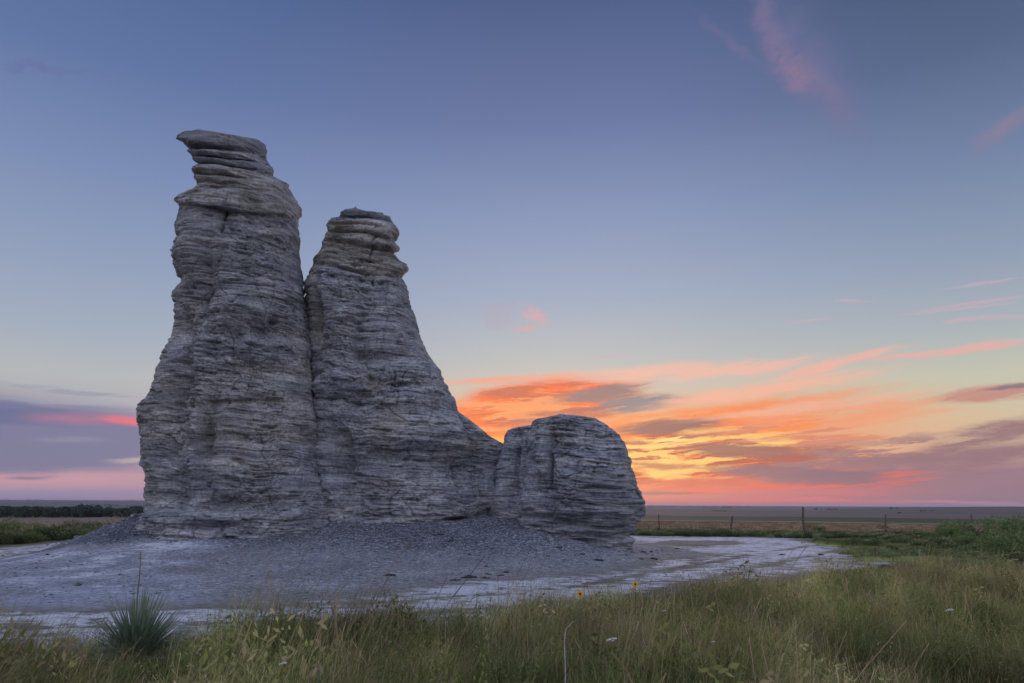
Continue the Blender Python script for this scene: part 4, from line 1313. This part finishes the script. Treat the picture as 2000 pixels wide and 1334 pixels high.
def stems_mesh(rs, n=9, h=0.7, spread=0.45, rad=0.012):
    r_ = np.random.default_rng(rs)
    paths = []
    for i in range(n):
        a = r_.random() * 6.283
        t = np.linspace(0, 1, 4)
        sp = spread * (0.4 + 0.6 * r_.random())
        paths.append((np.stack([np.cos(a) * sp * t ** 1.3, np.sin(a) * sp * t ** 1.3, h * t], -1), rad * (1 - 0.7 * t)))
    v, f = tubes(paths, 5)
    return mesh_np('stem', v, f)


sh_m = [shrub_mesh(200 + k) for k in range(4)]
st_m = stems_mesh(210)
for m_ in sh_m[:3]:
    m_.materials.append(M_leaf)
sh_m[3].materials.append(M_leafdark)
st_m.materials.append(M_wood)
shrubs = [(1855, 1058, 1.0, 0, 'broad bright green shrub at the left of the thicket, right of the last posts'), (1905, 1056, 1.2, 1, 'round green shrub in the middle of the right thicket'),
          (1960, 1052, 1.25, 2, 'tall green shrub at the back of the right thicket'), (2000, 1050, 1.35, 0, 'green shrub cut by the right edge of the photo, farther one'),
          (1992, 1078, 0.95, 1, 'low green shrub nearest the tall grass at the right edge'), (1950, 1085, 0.8, 2, 'small low shrub in front of the right thicket beside the bright sward'),
          (1885, 1072, 0.75, 0, 'small shrub on the front side of the right thicket above the sward'), (1868, 1040, 0.75, 3, 'dark shrub behind the left end of the right thicket'),
          (1795, 1050, 0.6, 1, 'small green shrub left of the thicket by the tip of the white pan'), (1980, 1034, 0.8, 3, 'dark shrub far back at the right edge by the fields'),
          (1728, 1032, 0.5, 3, 'dark bush at the foot of the fourth fence post from the left'), (1578, 1030, 0.42, 3, 'dark bush just right of the tallest fence post'),
          (1600, 1039, 0.65, 0, 'green bush in the fringe right of the tallest fence post'), (1660, 1058, 0.3, 1, 'small bush on the olive tongue of the pan'),
          (158, 1038, 0.85, 3, 'dark round shrub in the left thicket close to the mound ridge'), (128, 1040, 0.7, 3, 'dark shrub in the left thicket, left of the roundest one'),
          (70, 1044, 0.8, 0, 'green shrub in the middle of the left thicket'), (12, 1050, 1.0, 0, 'green shrub at the left edge of the photo in the thicket'), (40, 1058, 0.55, 1, 'low green shrub at the near side of the left thicket')]
for i, (px, py, s, k, lab) in enumerate(shrubs):
    x, y, z = cast(px, py + 3)
    e_ = bpy.data.objects.new('shrub', None)
    col.objects.link(e_)
    e_.location = (x, y, z - 0.04)
    e_.rotation_euler = (0, 0, i * 2.1)
    e_.scale = (s, s, s * 0.8)
    tag(e_, lab, 'shrub', 'shrubs and bushes round the pan')
    link('foliage', sh_m[k], e_)
    link('stem', st_m, e_)

# ------------------------------------------------------------------ far trees
def far_trees(name, spots, label, n_leaf=130, seed=5, leaf=0.8, mat=None):
    r_ = np.random.default_rng(seed)
    V, F = [], []
    o = 0
    for (x, y, z, w_, h_) in spots:
        lob = [(r_.normal(0, w_ * 0.28), r_.normal(0, w_ * 0.2), h_ * (0.35 + 0.35 * r_.random()), h_ * (0.3 + 0.15 * r_.random())) for _ in range(4)]
        n = n_leaf
        L = np.array(lob)[r_.integers(0, 4, n)]
        dv = r_.normal(0, 1, (n, 3))
        dv /= np.linalg.norm(dv, axis=1)[:, None]
        p = np.stack([x + L[:, 0], y + L[:, 1], z + L[:, 2]], -1) + dv * L[:, 3:4] * r_.uniform(0.5, 1.05, (n, 1)) * np.array([1.25, 1.1, 1.0])
        p[:, 2] = np.maximum(p[:, 2], z + 0.1)
        d1 = r_.normal(0, 1, (n, 3))
        d1 /= np.linalg.norm(d1, axis=1)[:, None]
        d2 = np.cross(d1, r_.normal(0, 1, (n, 3)))
        d2 /= np.linalg.norm(d2, axis=1)[:, None]
        l = leaf * r_.uniform(0.6, 1.3, (n, 1)) * h_ / 6
        q = np.stack([p - d1 * l, p + d2 * l * 0.6, p + d1 * l, p - d2 * l * 0.6], 1)
        V.append(q.reshape(-1, 3))
        F.append((np.arange(n * 4).reshape(-1, 4)) + o)
        o += n * 4
    ob = link(name, mesh_np(name, np.concatenate(V), np.concatenate(F), False), mat=mat or M_tree)
    tag(ob, label, 'trees', kind='stuff')
    return ob


sp = []
for i in range(170):
    px = rng.uniform(-160, 330)
    Yd = 400 + 60 * rng.random() + (70 if rng.random() < 0.3 else 0)
    b = at(px, 1000, Yd)
    h = float(height(np.array([b[0]]), np.array([b[1]]))[0])
    sp.append((b[0], b[1], h, 7 + 5 * rng.random(), 4.2 + 2.2 * rng.random() + 0.8 * math.sin(px * 0.05)))
far_trees('tree_line', sp, 'dark green wooded line along the valley beyond the dry field on the left', 420, 5, 0.75)
sp = []
for c, wd, Yd, n, hh in ((66, 14, 5600, 10, 9), (8, 6, 5600, 5, 8), (255, 8, 5600, 6, 9), (205, 22, 2300, 16, 6), (163, 3, 2300, 2, 6), (178, 3, 2300, 3, 6), (245, 20, 2000, 10, 5), (8, 14, 900, 7, 5), (60, 25, 800, 10, 5),
                         (1300, 30, 5200, 14, 11), (1335, 18, 5200, 8, 10), (1410, 22, 3600, 10, 8), (1395, 25, 2600, 10, 6), (1450, 25, 5200, 12, 11), (1610, 26, 2200, 14, 6), (1738, 4, 1800, 3, 6), (1750, 3, 1800, 2, 5), (1754, 3, 900, 2, 4), (1410, 16, 1100, 8, 3),
                         (1810, 16, 1200, 8, 3), (1640, 20, 1500, 6, 3), (1530, 30, 5200, 12, 9)):
    for i in range(n):
        b = at(c + rng.uniform(-wd, wd), 990, Yd * (1 + 0.05 * rng.random()))
        h = float(height(np.array([b[0]]), np.array([b[1]]))[0])
        sp.append((b[0], b[1], h, hh * 1.6, hh * 0.62 * (0.6 + 0.6 * rng.random())))
far_trees('distant_trees', sp, 'tiny dark clumps of trees dotted along the far fields and the horizon', 60, 6, 1.4)

# ------------------------------------------------------------------ dusk haze over the plains
hz = new_mat('haze_air')
hzn = hz[1]
pv = hzn.n('ShaderNodeVolumePrincipled', {'Color': (0.62, 0.66, 0.85, 1), 'Density': 7.0e-5, 'Anisotropy': 0.2})
hzn.n('ShaderNodeOutputMaterial', {'Volume': pv.outputs[0]})
hs, ht, hb = 17500.0, 60.0, -30.0
hv = np.array([(x, y, z) for z in (hb, ht) for y in (-hs, hs) for x in (-hs, hs)])
hf = np.array([(0, 2, 3, 1), (4, 5, 7, 6), (0, 1, 5, 4), (2, 6, 7, 3), (0, 4, 6, 2), (1, 3, 7, 5)])
tag(link('haze', mesh_np('haze', hv, hf, False), mat=hz[0]), kind='stuff')

# ------------------------------------------------------------------ wire fence
fence = bpy.data.objects.new('wire_fence', None)
col.objects.link(fence)
tag(fence, 'old wire fence of thin uneven posts running behind the white pan on the right', 'fence')
posts = [(1287, 1005, 1040, 0.038, M_rust, 0.0), (1428, 1008, 1034, 0.065, M_wood, 0.14), (1568, 990, 1040, 0.07, M_wood, -0.05), (1729, 1005, 1038, 0.055, M_wood, 0.0), (1897, 1005, 1036, 0.055, M_wood, 0.0)]
fy = 45.5
tops = []
b0 = at(posts[0][0], 1035, fy)
fence.location = (b0[0], b0[1], 0)
for i, (px, y0, y1, w_, m_, ln) in enumerate(posts):
    T = at(px + (3 if i == 1 else 0), y0, fy)
    Bt = at(px + (-3 if i == 1 else (2 if i == 2 else 0)), y1, fy)
    gz = float(height(np.array([Bt[0]]), np.array([fy]))[0])
    Bt[2] = gz - 0.1
    t = np.linspace(0, 1, 9)[:, None]
    path = Bt[None] * (1 - t) + T[None] * t + np.stack([0.02 * np.sin(t[:, 0] * 5 + i), 0 * t[:, 0], 0 * t[:, 0]], -1)
    path = np.concatenate([path, path[-1:] + np.array([[0, 0, 0.012]])])
    v, f = tubes([(path, np.concatenate([w_ * (1 - 0.15 * t[:, 0]), [0.002]]))], 7)
    v = v - np.array(fence.location)
    o = link('post', mesh_np('post', v, f), fence, m_)
    o['label'] = ['thin rusty steel post', 'leaning short wooden post with a bent top', 'tallest weathered wooden post', 'straight wooden post', 'slim wooden post'][i]
    tops.append((path[0], T))
ext = [np.array([b0[0] - 9, fy, 1.05])] + [np.array([p[0][0], fy + 0.06, 0]) for p in tops] + [np.array([tops[-1][1][0] + 9, fy, 1.0]), np.array([tops[-1][1][0] + 20, fy, 1.0])]
for hgt_ in (0.45, 0.8, 1.1):
    pts_ = []
    for a_0, a_1 in zip(ext[:-1], ext[1:]):
        for t in np.linspace(0, 1, 8, endpoint=False):
            p = a_0 * (1 - t) + a_1 * t
            pts_.append([p[0], p[1], hgt_ - 0.06 * 4 * t * (1 - t) + float(far_h(np.array([p[0]]), np.array([p[1]]))[0])])
    v, f = tubes([(np.array(pts_), 0.004)], 4)
    link('wire', mesh_np('wire', v - np.array(fence.location), f), fence, M_rust)

# thin stake and dead twigs in the foreground ---------------------------
def gz(x, y):
    return float(height(np.array([x]), np.array([y]))[0])


def stalk(name, pts, r0, mat, label, category, Y):
    P = np.array([at(a, b, Y) for a, b in pts])
    P[0][2] = gz(P[0][0], Y) - 0.03
    n = 14
    t = np.linspace(0, len(P) - 1, n)
    Q = np.stack([np.interp(t, np.arange(len(P)), P[:, k]) for k in range(3)], -1)
    v, f = tubes([(Q, np.linspace(r0, r0 * 0.45, n))], 6)
    o = link(name, mesh_np(name, v - Q[0], f), mat=mat, loc=Q[0])
    tag(o, label, category)
    return o


stalk('thin_stake', [(1009, 1225), (1010, 1205), (1008, 1182)], 0.008, M_rust, 'thin dark stake standing at the edge of the grass and the white pan', 'stake', 9.3)
stalk('dead_twig', [(1106, 1500), (1104, 1290), (1102, 1260), (1105, 1228), (1112, 1222), (1121, 1213)], 0.0055, M_pale, 'pale bare twig with a crooked tip standing in the foreground grass', 'twig', 5.0)

# ------------------------------------------------------------------ yucca
def yucca():
    x, y = at(266, 1270, 7.7)[:2]
    z = gz(x, y)
    root = bpy.data.objects.new('yucca_plant', None)
    col.objects.link(root)
    root.location = (x, y, z)
    tag(root, 'spiky green yucca with a dead flower stalk in front of the mound', 'yucca')
    var = []
    for k in range(4):
        t = np.linspace(0, 1, 6)
        w_ = 0.0145 * np.array([0.7, 1.0, 1.0, 0.8, 0.5, 0.05])
        zz = t - 0
        sag = 0.10 * (k / 3.0) * t ** 2
        V = []
        for q in range(6):
            V += [[-w_[q], -sag[q], zz[q]], [0, -sag[q] + w_[q] * 0.45, zz[q]], [w_[q], -sag[q], zz[q]]]
        F = []
        for q in range(5):
            a = 3 * q
            F += [[a, a + 1, a + 4, a + 3], [a + 1, a + 2, a + 5, a + 4]]
        me = mesh_np('leaf', np.array(V), np.array(F), True)
        me.materials.append(M_yucca)
        var.append(me)
    for i in range(295):
        phi = rng.random() * 6.283
        th = math.radians(3 + 76 * rng.random() ** 0.75)
        ln = 0.80 * (1 - 0.22 * rng.random()) * (1.0 - 0.20 * (th / 1.5))
        o = bpy.data.objects.new('leaf', var[int(rng.integers(0, 4))])
        col.objects.link(o)
        o.parent = root
        o.rotation_euler = (th, 0, phi)
        o.scale = (1.0, 1.0, ln)
        o.location = (-math.sin(phi) * -0.03 * math.sin(th), math.cos(phi) * -0.03 * math.sin(th), 0.05 + 0.08 * rng.random())
    top = at(274, 1078, 7.7) - np.array([x, y, z])
    t = np.linspace(0, 1, 12)
    P = np.stack([top[0] * t + 0.008 * np.sin(t * 9), 0 * t, 0.05 + (top[2] - 0.05) * t], -1)
    v, f = tubes([(P, 0.010 * (1 - 0.45 * t))], 6)
    st_ = link('flower_stalk', mesh_np('flower_stalk', v, f), root, M_dead)
    for q in range(5):
        p = P[8 + (q % 4)] + np.array([0, 0, 0.03 * q - 0.03])
        a = q * 2.2
        v, f = tubes([(np.array([p, p + np.array([0.03 * math.cos(a), 0.03 * math.sin(a), 0.012])]), np.array([0.003, 0.004]))], 4)
        link('twig', mesh_np('twig', v, f), st_, M_dead)


yucca()

# ------------------------------------------------------------------ flowers and weeds
def plant_root(name, px, py_base, Y, label, category, group=None):
    b = at(px, py_base, Y)
    root = bpy.data.objects.new(name, None)
    col.objects.link(root)
    root.location = (b[0], Y, gz(b[0], Y) - 0.02)
    tag(root, label, category, group)
    return root


def leafshape(l, w):
    return np.array([[0, 0, 0], [-w * .5, l * .35, 0.02 * l], [0, l * .4, -0.06 * l], [w * .5, l * .35, 0.02 * l], [-w * .3, l * .75, -0.05 * l], [0, l, -0.18 * l], [w * .3, l * .75, -0.05 * l]]), \
        np.array([[0, 3, 2, 1], [1, 2, 5, 4], [2, 3, 6, 5]])


def leafy_weed(px, ytop, Y, label, mat=M_weedleaf, nst=3, leaf=0.045, nl=14, spread=0.06, category='weed', name='leafy_weed', droop=False):
    root = plant_root(name, px, 1250, Y, label, category, 'leafy weeds rising out of the grass')
    T = at(px, ytop, Y) - np.array(root.location)
    H = T[2]
    mm_ = None
    for s in range(nst):
        hx = T[0] + rng.normal(0, spread)
        hy = rng.normal(0, spread)
        h = H * (1 if s == 0 else 0.7 + 0.28 * rng.random())
        t = np.linspace(0, 1, 8)
        P = np.stack([hx * t ** 1.2 + 0.01 * np.sin(6 * t + s), hy * t, h * t], -1)
        v, f = tubes([(P, 0.0045 * (1 - 0.6 * t))], 5)
        st_ = link('stem', mesh_np('stem', v, f), root, M_stem)
        V0, F0 = leafshape(leaf, leaf * 0.42)
        if mm_ is None:
            mm_ = mesh_np('leaf', V0, F0, True)
            mm_.materials.append(mat)
        for i in range(nl):
            tt = 0.35 + 0.65 * (i + 0.5) / nl
            p = [np.interp(tt, t, P[:, k]) for k in range(3)]
            o = bpy.data.objects.new('leaf', mm_)
            col.objects.link(o)
            o.parent = st_
            o.location = p
            sc_ = (1.25 - 0.75 * tt) * rng.uniform(0.8, 1.2)
            o.scale = (sc_, sc_, sc_)
            o.rotation_euler = ((-0.5 if droop else 0.45) + rng.normal(0, 0.25), rng.normal(0, 0.2), i * 2.4 + s)
    return root


def sunflower(px, py, Y, face, label, Rr_=0.036):
    root = plant_root('sunflower', px, 1200, Y, label, 'sunflower')
    C = at(px, py, Y) - np.array(root.location)
    t = np.linspace(0, 1, 10)
    P = np.stack([C[0] * t, 0 * t + 0.03 * np.sin(t * 3), C[2] * t], -1)
    v, f = tubes([(P, 0.005 * (1 - 0.5 * t))], 6)
    st_ = link('stem', mesh_np('stem', v, f), root, M_stem)
    head = bpy.data.objects.new('flower_head', None)
    v = ICO_V * np.array([Rr_ * .42, Rr_ * .42, Rr_ * .22])
    head = link('flower_head', mesh_np('flower_head', v, ICO_F, True), root, M_disc)
    head.location = P[-1]
    head.rotation_euler = face
    V0, F0 = leafshape(Rr_ * 0.85, Rr_ * 0.42)
    V0 = V0 + np.array([0, Rr_ * 0.3, 0])
    me = mesh_np('petal', V0, F0, True)
    me.materials.append(M_petal)
    for i in range(16):
        o = bpy.data.objects.new('petal', me)
        col.objects.link(o)
        o.parent = head
        o.rotation_euler = (0.12 * rng.normal(), 0, i * 6.283 / 16 + 0.08 * rng.normal())
    V0, F0 = leafshape(0.06, 0.035)
    lm = mesh_np('leaf', V0, F0, True)
    lm.materials.append(M_weedleaf)
    for i in range(6):
        tt = 0.35 + 0.1 * i
        o = bpy.data.objects.new('leaf', lm)
        col.objects.link(o)
        o.parent = root
        o.location = [np.interp(tt, t, P[:, k]) for k in range(3)]
        o.rotation_euler = (0.3, 0, i * 2.4)


sunflower(1133, 1160, 7.2, (R(78), 0, R(25)), 'yellow sunflower with a brown centre, the nearer and larger of the two', 0.035)
sunflower(1241, 1141, 7.6, (R(68), 0, R(5)), 'small yellow sunflower facing the camera, farther right over the grass', 0.032)


def umbel(px, py, Y, rad_, label, tilt=0.2):
    root = plant_root('umbel_flower', px, 1250, Y, label, 'wildflower')
    C = at(px, py, Y) - np.array(root.location)
    t = np.linspace(0, 1, 8)
    P = np.stack([C[0] * t, 0 * t, (C[2] - rad_ * 0.5) * t], -1)
    paths = [(P, 0.004 * (1 - 0.4 * t))]
    head = []
    n = 40
    for i in range(n):
        rr = rad_ * math.sqrt((i + .5) / n) * rng.uniform(0.75, 1.12)
        a = i * 2.4
        q = np.array([C[0] + rr * math.cos(a), rr * math.sin(a), C[2] - 0.25 * rr * rr / rad_ + tilt * rr * math.cos(a)])
        if i % 4 == 0:
            paths.append((np.array([P[-1], q]), np.array([0.0012, 0.001])))
        head.append(q)
    v, f = tubes(paths, 4)
    st_ = link('stem', mesh_np('stem', v, f), root, M_lime)
    hv, hf = stones(np.array(head), rad_ * rng.uniform(0.08, 0.16, n), OCT_V, OCT_F, 0.7)
    o = link('flower_head', mesh_np('flower_head', hv, hf, False), root, M_white)


umbel(1195, 1247, 4.9, 0.038, 'white flat flower head on a yellow-green stem low in the foreground grass', 0.25)
umbel(1297, 1192, 6.6, 0.022, 'small white flower head above dark grass right of the sunflowers')
umbel(1284, 1176, 7.4, 0.018, 'tiny white flower head at the grass edge just above the small white flower')
umbel(553, 1294, 4.2, 0.026, 'white flower head low in the foreground above silvery leaves')
umbel(1855, 1190, 6.8, 0.04, 'pale flower head in the grass far right')
umbel(1393, 1253, 4.9, 0.014, 'tiny pale flower deep in the grass between the big white flower and the right side')

leafy_weed(935, 1156, 8.299999999999999, 'tall slim weed with drooping leaves standing over the grass edge before the pan', nst=2, leaf=0.11, nl=13, droop=True)
leafy_weed(866, 1174, 8.1, 'bushy pale green weed at the grass edge, tallest of its clump', nst=6, leaf=0.075, nl=16, spread=0.08)
leafy_weed(905, 1178, 8.0, 'bushy green weed between the slim weed and the pale bushy one', nst=5, leaf=0.07, nl=15, spread=0.07)
leafy_weed(838, 1190, 8.0, 'small green weed left of the pale bushy clump', nst=4, leaf=0.065, nl=14, spread=0.06)
leafy_weed(552, 1176, 7.6000000000000005, 'broad leaved weed standing right of the yucca against the white pan, left of a pair', nst=4, leaf=0.085, nl=13, spread=0.06)
leafy_weed(576, 1170, 7.6000000000000005, 'tall broad leaved weed against the white pan right of the yucca, right of a pair', nst=3, leaf=0.09, nl=14, spread=0.04)
leafy_weed(634, 1180, 7.6000000000000005, 'green weed tuft against the white pan between the yucca and the bushy clump', nst=3, leaf=0.05, nl=12)
leafy_weed(935, 1240, 5.0, 'yellow-green goldenrod-like weed glowing in the middle foreground', mat=M_lime, nst=6, leaf=0.07, nl=18, spread=0.07, droop=True)
leafy_weed(1748, 1070, 13.2, 'tall weed with a bright leafy tip at the right end of the pan', mat=M_lime, nst=1, leaf=0.13, nl=12, spread=0.02)
leafy_weed(1715, 1096, 12.8, 'brown seeded weed left of the tall weed at the right end of the pan', mat=M_dead, nst=2, leaf=0.05, nl=10, spread=0.05)
leafy_weed(1628, 1104, 12.4, 'small green weed at the grass edge in front of the pan, right part', nst=2, leaf=0.05, nl=10)
leafy_weed(1800, 1108, 12.0, 'yellowish weed over the tall grass below the bright sward', mat=M_lime, nst=3, leaf=0.05, nl=12)
for i, (px, py, Y) in enumerate(((575, 1306, 4.2), (620, 1312, 4.1), (600, 1298, 4.4), (650, 1300, 4.3), (540, 1312, 4.1))):
    leafy_weed(px, py, Y, ['silvery small leaved weed just right below the white flower at the bottom left', 'lowest silvery weed, in the middle of the clump at the bottom left', 'tallest silvery weed of the clump right of the low white flower', 'silvery weed at the right end of the clump at the bottom left', 'silvery weed at the left end of the clump, under the low white flower'][i], mat=M_frost, nst=8, leaf=0.013, nl=30, spread=0.09, name='silvery_weed')



print('verts', sum(len(o.data.vertices) for o in scene.objects if o.type == 'MESH'))
